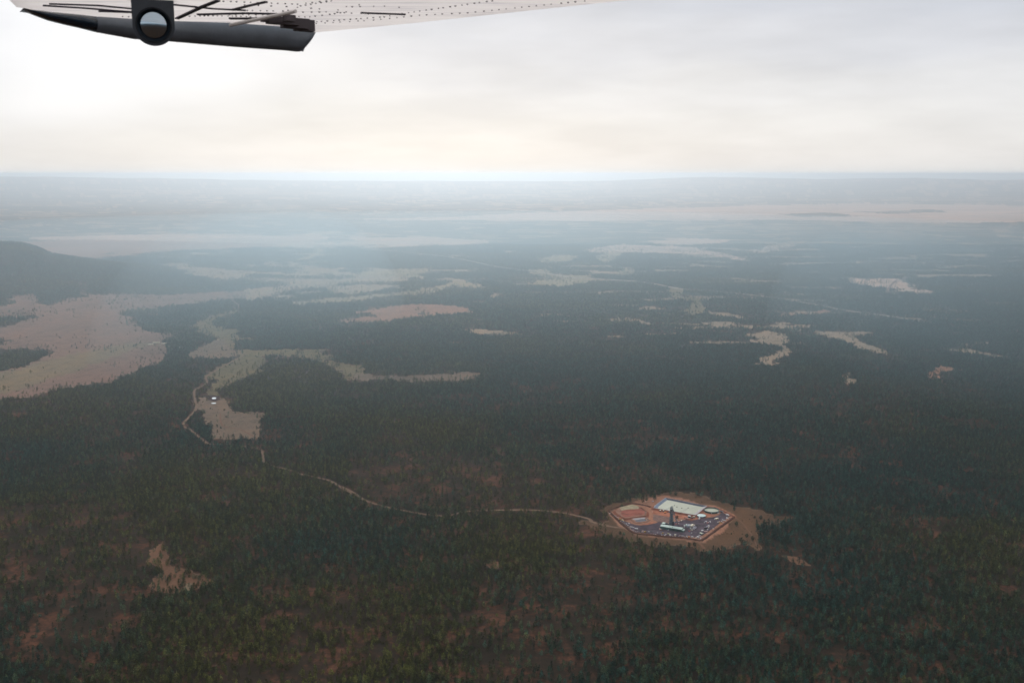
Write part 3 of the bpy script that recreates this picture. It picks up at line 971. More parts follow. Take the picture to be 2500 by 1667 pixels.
for x, y, k, s, ti, lab, nm in LONE:
    gx, gy = G(*S('s', (x, y))[0])
    single_tree(gx, gy, k, s, ti, lab, name=nm)

# ------------------------------------------------------------------ the mine: ground sheets and earthworks
SOIL = mat('red_soil', (.235, .092, .06), .95, spec=0, var=.35, vscale=.09)
BRIGHT = mat('bright_red_soil', (.37, .15, .095), .95, spec=0, var=.3, vscale=.07)
GRAVEL = mat('purple_gravel', (.085, .066, .078), .95, spec=0, var=.5, vscale=.045)
PINKGR = mat('pink_gravel', (.20, .125, .105), .95, spec=0, var=.3, vscale=.15)
DARKSOIL = mat('dark_berm_soil', (.095, .046, .034), .95, spec=0, var=.45, vscale=.15)
PALE = mat('pale_cover_soil', (.36, .30, .20), .95, spec=0, var=.25, vscale=.12)
TANSOIL = mat('tan_soil', (.245, .135, .098), .95, spec=0, var=.3, vscale=.12)
CELLRED = mat('cell_floor_soil', (.27, .10, .075), .95, spec=0, var=.35, vscale=.06)


def ragged(pts, step, amp):
    out = []
    n = len(pts)
    for i in range(n):
        a_, b_ = np.array(pts[i]), np.array(pts[(i + 1) % n])
        m_ = max(1, int(np.linalg.norm(b_ - a_) / step))
        for k in range(m_):
            q = a_ + (b_ - a_) * k / m_
            out.append((q[0] + amp * 2 * (float(vnoise(q[0], q[1], 7, 51)) - .5), q[1] + amp * 2 * (float(vnoise(q[0], q[1], 7, 52)) - .5)))
    return out


def poly_mesh(name, pts, zs):
    from mathutils.geometry import tessellate_polygon
    zs = [zs] * len(pts) if isinstance(zs, (int, float)) else zs
    v = [Vector((p[0], p[1], z)) for p, z in zip(pts, zs)]
    tris = tessellate_polygon([v])
    me = bpy.data.meshes.new(name)
    me.from_pydata([tuple(q) for q in v], [], [list(t) for t in tris])
    bm = bmesh.new()
    bm.from_mesh(me)
    bmesh.ops.recalc_face_normals(bm, faces=bm.faces)
    if sum(f.normal.z for f in bm.faces) < 0:
        bmesh.ops.reverse_faces(bm, faces=bm.faces)
    bm.to_mesh(me)
    bm.free()
    return me


def sheet(name, px, z, m, label, cat):
    pts = ragged([G(*q) for q in px], 4, 1.0)
    o = link(name, poly_mesh(name, pts, z), m=m)
    tag(o, label, cat, kind='structure')
    return o


sheet('red_soil_pad', S('s', (735, 298), (790, 285), (1000, 300), (1215, 350), (1300, 352), (1430, 340), (1400, 360), (1330, 378), (1250, 380), (1190, 405), (1100, 385), (980, 378), (880, 358), (740, 335)),
      .06, BRIGHT, 'bright red soil strip between the pond and the gravel yard', 'soil')
sheet('gravel_patch', S('s', (745, 338), (880, 360), (950, 375), (960, 405), (920, 440), (790, 425), (740, 400)), .10, PINKGR, 'pinkish gravel patch left of the headframe', 'gravel')
sheet('gravel_yard', S('s', (330, 385), (400, 432), (450, 472), (540, 535), (700, 556), (900, 577), (1100, 592), (1250, 596), (1330, 545), (1400, 500), (1480, 440), (1595, 358), (1500, 312), (1480, 345), (1410, 372),
                             (1330, 385), (1260, 392), (1190, 405), (1120, 400), (1060, 405), (985, 420), (900, 437), (800, 425), (745, 445), (680, 457), (600, 462), (545, 455), (500, 442), (420, 410)),
      .14, GRAVEL, 'dark purple gravel yard of the mine', 'yard')
sheet('soil_heap', S('z6', (20, 400), (320, 330), (450, 340), (330, 420), (120, 480), (-250, 500), (-350, 470)), .35, BRIGHT, 'streak of red soil beside the settling pit', 'soil')
sheet('soil_patch', S('z3', (1900, 900), (2260, 900), (2330, 1010), (2150, 1080), (1950, 1130)), .22, BRIGHT, 'orange soil patch between the two round tanks', 'soil')
sheet('soil_patch', S('z3', (700, 1110), (960, 1150), (1300, 1260), (1180, 1320), (940, 1290), (700, 1190)), .22, SOIL, 'red soil patch under the white horizontal tank', 'soil')


def berm(name, px, wd, ht, m, label, closed=False):
    c = smooth_line([G(*q) for q in px], 6)
    V, Fq = [], []
    n = len(c)
    prof = [(-.5, -.2), (-.32, .5), (-.1, 1), (.12, .96), (.34, .45), (.5, -.2)]
    for i, q in enumerate(c):
        t = c[min(i + 1, n - 1)] - c[max(i - 1, 0)]
        t = t / (np.linalg.norm(t) + 1e-9)
        nr = np.array([-t[1], t[0]])
        for a_, h_ in prof:
            k = 1 + .5 * (float(vnoise(q[0] + a_ * 9, q[1], 9, 53)) - .5)
            e_ = q + nr * a_ * wd * k
            V.append((e_[0], e_[1], h_ * ht * k))
    kk = len(prof)
    for i in range(n - 1):
        for s in range(kk - 1):
            Fq.append((i * kk + s, i * kk + s + 1, (i + 1) * kk + s + 1, (i + 1) * kk + s))
    o = link(name, mesh_np(name, V, Fq), m=m)
    tag(o, label, 'berm', kind='structure')
    return o


berm('perimeter_berm', S('s', (258, 303), (330, 380), (440, 480), (540, 548), (700, 568), (900, 590), (1100, 606), (1265, 632)), 7, 2.0, DARKSOIL, 'dark red soil berm along the lower edge of the mine yard')
berm('perimeter_berm', S('s', (1275, 634), (1400, 545), (1530, 450), (1638, 374)), 7, 2.0, DARKSOIL, 'dark red soil berm along the right edge of the mine yard')
berm('perimeter_berm', S('s', (1642, 368), (1560, 325), (1480, 286), (1420, 262)), 6, 1.6, SOIL, 'low red soil berm behind the open round tank')
berm('perimeter_berm', S('s', (258, 296), (330, 268), (420, 240), (515, 222), (640, 240), (720, 262)), 5, 1.6, DARKSOIL, 'low dark berm behind the pale waste cell')
o = link('yard_track', poly_mesh('yard_track', ragged([G(*q) for q in S('s', (1262, 612), (1300, 600), (1400, 528), (1520, 440), (1625, 366), (1632, 376), (1530, 452), (1410, 540), (1290, 622))], 5, .6), .2),
         m=mat('yard_track_soil', (.21, .11, .085), .95, spec=0, var=.3, vscale=.2))
tag(o, 'pinkish track just inside the right berm of the mine yard', 'track', kind='structure')


def ring_faces(name, rings, m, parent, sel=None):
    """strip of quads between two rings of points (world), only the segments in sel"""
    a_, b_ = rings
    n = len(a_)
    V = [tuple(q) for q in a_] + [tuple(q) for q in b_]
    Fq = [(i, (i + 1) % n, n + (i + 1) % n, n + i) for i in range(n) if sel is None or i in sel]
    me = bpy.data.meshes.new(name)
    me.from_pydata(V, [], Fq)
    bm = bmesh.new()
    bm.from_mesh(me)
    bmesh.ops.delete(bm, geom=[v for v in bm.verts if not v.link_faces], context='VERTS')
    bmesh.ops.subdivide_edges(bm, edges=bm.edges, cuts=2, use_grid_fill=True)
    for v in bm.verts:
        if 0.2 < len(v.link_faces) and len(v.link_faces) > 3:
            v.co.z += .5 * (float(vnoise(v.co.x, v.co.y, 5, 54)) - .5)
    bmesh.ops.recalc_face_normals(bm, faces=bm.faces)
    if sum(f.normal.z for f in bm.faces) < 0:
        bmesh.ops.reverse_faces(bm, faces=bm.faces)
    bm.to_mesh(me)
    bm.free()
    return link(name, me, parent, m)


def at_z(px, z):
    return [(*G(*q, z), z) for q in px]


def offset(pts, d):
    """move a closed ring outward (d > 0) in plan"""
    P_ = [np.array(q[:2]) for q in pts]
    n = len(P_)
    area = sum(P_[i][0] * P_[(i + 1) % n][1] - P_[(i + 1) % n][0] * P_[i][1] for i in range(n))
    sg = 1 if area > 0 else -1
    out = []
    for i in range(n):
        e1, e2 = P_[i] - P_[i - 1], P_[(i + 1) % n] - P_[i]
        e1, e2 = e1 / np.linalg.norm(e1), e2 / np.linalg.norm(e2)
        n1, n2 = np.array([e1[1], -e1[0]]) * sg, np.array([e2[1], -e2[0]]) * sg
        b_ = n1 + n2
        b_ = b_ / max(.35, np.dot(b_, b_) / 2) if np.dot(b_, b_) > 1e-6 else n1
        out.append(P_[i] + b_ * d)
    return out


def root(name, label, cat, x, y, z=0.0, rz=0.0, group=None):
    o = link(name, None)
    o.location = (x, y, z)
    o.rotation_euler = (0, 0, rz)
    return tag(o, label, cat, group)


def keep_world(parent):
    """parts built in world coordinates: shift their meshes into the parent's frame"""
    for ch in parent.children:
        ch.data.transform(Matrix.Translation(-parent.location))


# waste cell
crest = at_z(S('z1', (750, 670), (1200, 560), (1500, 490), (1850, 600), (2060, 690), (2335, 880), (2310, 1110), (1060, 1285), (620, 1020), (520, 860)), 3.2)
floor_ = at_z(S('z1', (900, 845), (1180, 790), (1500, 768), (1880, 742), (2040, 740), (2210, 900), (2190, 1070), (1080, 1235), (850, 1060), (860, 930)), .9)
cell = root('waste_cell', 'walled red earth cell with a pale far slope at the left end of the mine', 'earthwork', *np.mean([q[:2] for q in crest], 0))
base = [(*q, -.2) for q in offset(crest, 5)]
ring_faces('bank', (crest, base), SOIL, cell)
ring_faces('pale_slope', (crest, floor_), PALE, cell, {0, 1, 2})
ring_faces('inner_slope', (crest, floor_), TANSOIL, cell, {3, 4, 5, 6, 7, 8, 9})
link('cell_floor', poly_mesh('cell_floor', [q[:2] for q in floor_], .9), cell, CELLRED)
keep_world(cell)

# settling pit
crest = at_z(S('z5', (990, 120), (1500, 70), (1800, 60), (1990, 180), (1850, 280), (1500, 335), (1230, 330), (1060, 240)), 1.4)
inner = at_z(S('z5', (1190, 215), (1480, 165), (1730, 150), (1850, 200), (1790, 265), (1520, 312), (1330, 315), (1215, 295)), .5)
pit = root('settling_pit', 'small settling pit with a pale liner slope and dark water below the waste cell', 'pit', *np.mean([q[:2] for q in crest], 0))
base = [(*q, -.2) for q in offset(crest, 4)]
WATER_D = mat('dark_water', (.035, .035, .055), .6, spec=.15)
LINER_P = mat('pale_liner', (.33, .30, .30), .7, spec=.2, var=.25, vscale=.3)  # palest liner tone; the pond's slopes are coloured differently by side
ring_faces('bank', (crest, base), TANSOIL, pit)
ring_faces('liner', (crest, inner), LINER_P, pit, {0, 1})
ring_faces('inner_slope', (crest, inner), TANSOIL, pit, {2, 3, 4, 5, 6, 7})
link('water', poly_mesh('water', [q[:2] for q in inner], .3), pit, WATER_D)
keep_world(pit)

# evaporation pond
crest = at_z(S('s', (752, 268), (775, 236), (883, 156), (1110, 201), (1336, 246), (1276, 297), (1214, 347), (980, 307)), 3.0)
inner = [(*q, 1.1) for q in offset(crest, -6.5)]
pond = root('evaporation_pond', 'large four sided lined pond full of milky pale water', 'pond', *np.mean([q[:2] for q in crest], 0))
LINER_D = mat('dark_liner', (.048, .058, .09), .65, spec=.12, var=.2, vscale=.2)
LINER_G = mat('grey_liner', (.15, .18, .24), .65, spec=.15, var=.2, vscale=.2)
MILK = mat('milky_water', (.30, .31, .22), .4, spec=.2, var=.10, vscale=.035)
edge_o = [(*q, 3.12) for q in offset(crest, .9)]
edge_i = [(*q, 3.12) for q in offset(crest, -.5)]
ring_faces('bank', (crest, [(*q, -.2) for q in offset(crest, 6)]), SOIL, pond)
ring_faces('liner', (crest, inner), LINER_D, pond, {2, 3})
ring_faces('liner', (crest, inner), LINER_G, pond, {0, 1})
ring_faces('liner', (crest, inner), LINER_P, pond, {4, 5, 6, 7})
ring_faces('liner_edge', (edge_o, edge_i), LINER_P, pond)
link('water', poly_mesh('water', [q[:2] for q in inner], 1.1), pond, MILK)
keep_world(pond)

# ------------------------------------------------------------------ mine plant: builders


class MB:
    """collects boxes, tubes and prisms; build() links them as one mesh object"""

    def __init__(self):
        self.bm = bmesh.new()

    def box(self, c, s, rz=0.0, taper=1.0, bevel=0.0):
        r = bmesh.ops.create_cube(self.bm, size=1.0)
        vs = r['verts']
        M_ = Matrix.Translation(c) @ Matrix.Rotation(rz, 4, 'Z')
        for v in vs:
            k = taper if v.co.z > 0 else 1.0
            v.co = Vector((v.co.x * s[0] * k, v.co.y * s[1] * k, v.co.z * s[2]))
        if bevel:
            es = list({e_ for v in vs for e_ in v.link_edges})
            r2 = bmesh.ops.bevel(self.bm, geom=es, offset=bevel, segments=2, affect='EDGES', profile=.5)
            vs = list({v for f in r2['faces'] for v in f.verts} | {v for v in vs if v.is_valid})
        for v in vs:
            v.co = M_ @ v.co
        return self

    def tube(self, a_, b_, r0, r1=None, n=8, caps=True):
        r1 = r0 if r1 is None else r1
        a_, b_ = Vector(a_), Vector(b_)
        d = (b_ - a_)
        q = d.to_track_quat('Z', 'Y').to_matrix()
        rings = []
        for p, r in ((a_, r0), (b_, r1)):
            rings.append([self.bm.verts.new(p + q @ Vector((r * math.cos(6.28318 * k / n), r * math.sin(6.28318 * k / n), 0))) for k in range(n)])
        for k in range(n):
            self.bm.faces.new((rings[0][k], rings[0][(k + 1) % n], rings[1][(k + 1) % n], rings[1][k]))
        if caps:
            self.bm.faces.new(rings[0][::-1])
            self.bm.faces.new(rings[1])
        return self

    def lathe(self, prof, n=24, c=(0, 0, 0), open_end=False):
        rings = []
        for r, z in prof:
            rings.append([self.bm.verts.new((c[0] + r * math.cos(6.28318 * k / n), c[1] + r * math.sin(6.28318 * k / n), c[2] + z)) for k in range(n)])
        for a_, b_ in zip(rings[:-1], rings[1:]):
            for k in range(n):
                self.bm.faces.new((a_[k], a_[(k + 1) % n], b_[(k + 1) % n], b_[k]))
        if not open_end:
            self.bm.faces.new(rings[-1])
        return self

    def prism(self, pts, y0, y1):
        """outline in x, z pulled along y"""
        a_ = [self.bm.verts.new((x, y0, z)) for x, z in pts]
        b_ = [self.bm.verts.new((x, y1, z)) for x, z in pts]
        n = len(pts)
        for k in range(n):
            self.bm.faces.new((a_[k], a_[(k + 1) % n], b_[(k + 1) % n], b_[k]))
        self.bm.faces.new(a_[::-1])
        self.bm.faces.new(b_)
        return self

    def mesh(self, name):
        bmesh.ops.recalc_face_normals(self.bm, faces=self.bm.faces)
        me = bpy.data.meshes.new(name)
        self.bm.to_mesh(me)
        self.bm.free()
        return me

    def build(self, name, m, parent=None):
        return link(name, self.mesh(name), parent, m)


def cmat(name, col, rough=.6, spec=.3):
    return mat(name, col, rough, spec=spec, var=.12, vscale=.8)


PAINT = {'white': cmat('white_paint', (.72, .71, .70)), 'cream': cmat('cream_paint', (.70, .64, .50)), 'grey': cmat('grey_paint', (.30, .30, .31)), 'lightgrey': cmat('light_grey_paint', (.50, .49, .49)),
         'bluegrey': cmat('blue_grey_paint', (.20, .245, .29)), 'teal': cmat('teal_paint', (.05, .13, .125)), 'mint': cmat('mint_roof_paint', (.42, .52, .46)), 'green': cmat('dark_green_paint', (.032, .075, .066)),
         'yellow': cmat('yellow_paint', (.62, .36, .05)), 'orange': cmat('orange_paint', (.65, .25, .06)), 'red': cmat('red_paint', (.42, .08, .07)), 'pink': cmat('faded_pink_paint', (.55, .36, .33)), 'dark': cmat('dark_steel', (.03, .03, .035)),
         'slate': cmat('slate_steel', (.085, .12, .145)), 'tan': cmat('tan_tarp', (.40, .30, .19)), 'lilac': cmat('pale_lilac_paint', (.52, .50, .60)), 'rust': cmat('rust', (.24, .10, .06)), 'olive': cmat('olive_paint', (.36, .33, .14)), 'blue': cmat('blue_paint', (.05, .10, .22)), 'palegreen': cmat('grey_green_roof', (.36, .38, .30))}
GLASS = mat('dark_glass', (.02, .025, .03), .1, spec=.6)
TYRE = mat('tyre_rubber', (.02, .02, .02), .9)


def wheels(o, spots, r, wd):
    for x, y in spots:
        m = MB()
        m.tube((x, y - wd / 2, r), (x, y + wd / 2, r), r, n=10)
        m.build('wheel', TYRE, o)


def pickup(o, c, L=5.6):
    MB().box((0, 0, .75), (L, 1.9, .55), bevel=.12).build('body', PAINT[c], o)
    MB().box((L * .05, 0, 1.35), (L * .36, 1.7, .7), taper=.82, bevel=.1).build('cab', PAINT[c], o)
    MB().box((L * .05, 0, 1.38), (L * .33, 1.72, .38), taper=.9).build('windows', GLASS, o)
    MB().box((-L * .33, 0, 1.06), (L * .28, 1.5, .1)).build('bed', PAINT['dark'], o)
    wheels(o, [(L * .32, .85), (L * .32, -.85), (-L * .3, .85), (-L * .3, -.85)], .38, .26)


def suv(o, c, L=4.9):
    MB().box((0, 0, .75), (L, 1.9, .6), bevel=.14).build('body', PAINT[c], o)
    MB().box((-L * .08, 0, 1.38), (L * .62, 1.7, .68), taper=.84, bevel=.12).build('cab', PAINT[c], o)
    MB().box((-L * .08, 0, 1.38), (L * .60, 1.72, .36), taper=.92).build('windows', GLASS, o)
    wheels(o, [(L * .31, .85), (L * .31, -.85), (-L * .3, .85), (-L * .3, -.85)], .38, .26)


def boxtruck(o, c, L=8.0, box='white'):
    MB().box((-L * .12, 0, 2.0), (L * .74, 2.5, 2.3), bevel=.06).build('cargo_box', PAINT[box], o)
    MB().box((L * .38, 0, 1.55), (L * .22, 2.3, 1.9), taper=.9, bevel=.12).build('cab', PAINT[c], o)
    MB().box((L * .43, 0, 2.0), (L * .14, 2.1, .6), taper=.92).build('windscreen', GLASS, o)
    MB().box((0, 0, .7), (L * .95, 1.6, .3)).build('chassis', PAINT['dark'], o)
    wheels(o, [(L * .36, 1), (L * .36, -1), (-L * .32, 1), (-L * .32, -1)], .5, .35)


def container(o, c, L=12.0, W=2.5, Hh=2.6, roof=None):
    MB().box((0, 0, .25 + Hh / 2), (L, W, Hh)).build('body', PAINT[c], o)
    MB().box((0, 0, .25 + Hh + .06), (L + .2, W + .2, .12)).build('roof', PAINT[roof or c], o)
    d = MB()
    for s in (-1, 1):
        d.box((L / 2 + .03, s * W * .24, .25 + Hh * .48), (.06, W * .42, Hh * .86))
    d.build('doors', PAINT['lightgrey'], o)
    k = MB()
    for x in (-.38, .38):
        k.box((L * x, 0, .12), (.5, W * .9, .24))
    k.build('skids', PAINT['dark'], o)


def trailer(o, c, L=10.0, W=2.6, Hh=2.7, roof=None):
    MB().box((0, 0, .8 + Hh / 2), (L, W, Hh), bevel=.08).build('body', PAINT[c], o)
    MB().box((0, 0, .8 + Hh + .05), (L + .15, W + .15, .1)).build('roof', PAINT[roof or c], o)
    w_ = MB()
    for x in (-.3, 0, .3):
        w_.box((L * x, -W / 2 - .02, .8 + Hh * .6), (1.1, .05, .8))
    w_.build('windows', GLASS, o)
    MB().box((L / 2 + .6, 0, .65), (1.2, .2, .15)).build('hitch', PAINT['dark'], o)
    wheels(o, [(-.8, W / 2 - .2), (-.8, -W / 2 + .2), (.4, W / 2 - .2), (.4, -W / 2 + .2)], .4, .25)


def loader(o, c, L=7.0):
    MB().box((-L * .2, 0, 1.45), (L * .4, 2.2, 1.1), taper=.9, bevel=.12).build('body', PAINT[c], o)
    MB().box((L * .08, 0, 2.2), (1.6, 1.6, 1.5), taper=.9, bevel=.08).build('cab', PAINT[c], o)
    MB().box((L * .08, 0, 2.35), (1.62, 1.62, .8), taper=.95).build('windows', GLASS, o)
    b = MB()
    for s in (-.7, .7):
        b.tube((L * .12, s, 1.7), (L * .42, s, .7), .18, .14, 6)
    b.build('boom', PAINT[c], o)
    MB().prism([(L * .4, .15), (L * .55, .1), (L * .56, .25), (L * .44, .45), (L * .43, 1.15), (L * .38, 1.1)], -1.4, 1.4).build('bucket', PAINT['dark'], o)
    wheels(o, [(L * .2, 1.0), (L * .2, -1.0), (-L * .26, 1.0), (-L * .26, -1.0)], .75, .55)


def excavator(o, c, L=9.0):
    for s in (-1.1, 1.1):
        MB().box((-.4, s, .45), (4.2, .6, .9), bevel=.25).build('track', PAINT['dark'], o)
    MB().box((-.9, 0, 1.6), (3.2, 2.6, 1.3), bevel=.15).build('body', PAINT[c], o)
    MB().box((.5, .7, 2.2), (1.5, 1.1, 1.7), bevel=.1).build('cab', PAINT[c], o)
    MB().tube((.7, -.3, 1.7), (3.2, -.3, 4.0), .3, .24, 6).tube((3.2, -.3, 4.0), (4.9, -.3, 1.4), .22, .16, 6).build('boom', PAINT[c], o)
    MB().prism([(4.5, 1.5), (5.2, 1.3), (5.0, .4), (4.2, .5), (4.4, .9)], -.9, .3).build('bucket', PAINT['dark'], o)


def vtank(o, c, r=1.5, h=3.0):
    MB().lathe([(r, 0), (r, h), (r * .55, h + r * .25), (.25, h + r * .3)], 16).build('shell', PAINT[c], o)
    MB().lathe([(.3, h + r * .28), (.3, h + r * .42)], 8).build('hatch', PAINT['grey'], o)


def htank(o, c, L=8.0, r=1.2):
    MB().tube((-L / 2, 0, r + .5), (L / 2, 0, r + .5), r, n=14).tube((L / 2, 0, r + .5), (L / 2 + .4, 0, r + .5), r, r * .5, 14).tube((-L / 2, 0, r + .5), (-L / 2 - .4, 0, r + .5), r, r * .5, 14).build('shell', PAINT[c], o)
    for x in (-.3, .3):
        MB().box((L * x, 0, .45), (.5, r * 1.5, .9)).build('saddle', PAINT['dark'], o)


def canopy(o, c, L=8.0, W=5.0, Hh=3.0):
    MB().prism([(-W / 2, Hh), (0, Hh + .7), (W / 2, Hh), (W / 2, Hh + .15), (0, Hh + .85), (-W / 2, Hh + .15)], -L / 2, L / 2).build('roof', PAINT[c], o)
    for x in (-.45, .45):
        for y in (-.45, .45):
            MB().tube((W * x, L * y, 0), (W * x, L * y, Hh), .12, n=6).build('post', PAINT['dark'], o)
    MB().box((0, 0, .9), (W * .6, L * .6, 1.8)).build('machine', PAINT['green'], o)


def shed(o, c, roof, L=8.0, W=5.0, Hh=2.8, rise=.5):
    MB().box((0, 0, Hh / 2), (L, W, Hh)).build('wall', PAINT[c], o)
    MB().prism([(-W / 2 - .3, Hh), (0, Hh + rise), (W / 2 + .3, Hh), (W / 2 + .3, Hh + .15), (0, Hh + rise + .15), (-W / 2 - .3, Hh + .15)], -L / 2 - .3, L / 2 + .3).build('roof', PAINT[roof], o).rotation_euler = (0, 0, math.pi / 2)
    MB().box((L * .2, -W / 2 - .03, 1.1), (1.2, .06, 2.2)).build('door', PAINT['dark'], o)


def pipes(o, c, L=6.0, n=5, r=.25):
    for row in range(2):
        for k in range(n - row):
            y = (k - (n - row - 1) / 2) * r * 2.1
            MB().tube((-L / 2 + rng.uniform(-.3, .3), y, .3 + r + row * r * 1.8), (L / 2 + rng.uniform(-.3, .3), y, .3 + r + row * r * 1.8), r, n=7).build('pipe', PAINT[c], o)
    for x in (-.3, .3):
        MB().box((L * x, 0, .15), (.2, n * r * 2.2, .3)).build('bearer', PAINT['rust'], o)


def crate(o, c, L=2.0, W=1.5, Hh=1.3):
    MB().box((0, 0, .15 + Hh / 2), (L, W, Hh), bevel=.04).build('body', PAINT[c], o)
    MB().box((0, 0, .15 + Hh + .05), (L + .12, W + .12, .1)).build('lid', PAINT[c], o)
    k = MB()
    for s in (-.35, 0, .35):
        k.box((0, W * s, .075), (L, .15, .15))
    k.build('pallet', PAINT['rust'], o)


def flatbed(o, c, load, L=9.0):
    MB().box((0, 0, 1.0), (L, 2.4, .25)).build('deck', PAINT[c], o)
    MB().box((-L * .1, 0, 1.6), (L * .6, 1.9, .95), bevel=.1).build('load', PAINT[load], o)
    MB().box((L / 2 + .8, 0, .8), (1.6, .2, .2)).build('drawbar', PAINT['dark'], o)
    wheels(o, [(-L * .3, 1.0), (-L * .3, -1.0), (-L * .18, 1.0), (-L * .18, -1.0)], .45, .3)


def drill(o, c, L=9.0):
    MB().box((0, 0, 1.1), (L * .8, 2.4, .5), bevel=.06).build('deck', PAINT['dark'], o)
    MB().box((L * .3, 0, 2.0), (L * .2, 2.3, 1.6), taper=.9, bevel=.1).build('cab', PAINT[c], o)
    MB().tube((L * .25, 0, 3.2), (-L * .6, 0, 2.6), .35, .25, 6).build('mast', PAINT[c], o)
    MB().box((-L * .1, 0, 1.8), (L * .35, 2.0, 1.0), bevel=.08).build('engine', PAINT[c], o)
    wheels(o, [(L * .3, 1.0), (L * .3, -1.0), (-L * .25, 1.0), (-L * .25, -1.0), (-L * .12, 1.0), (-L * .12, -1.0)], .5, .35)


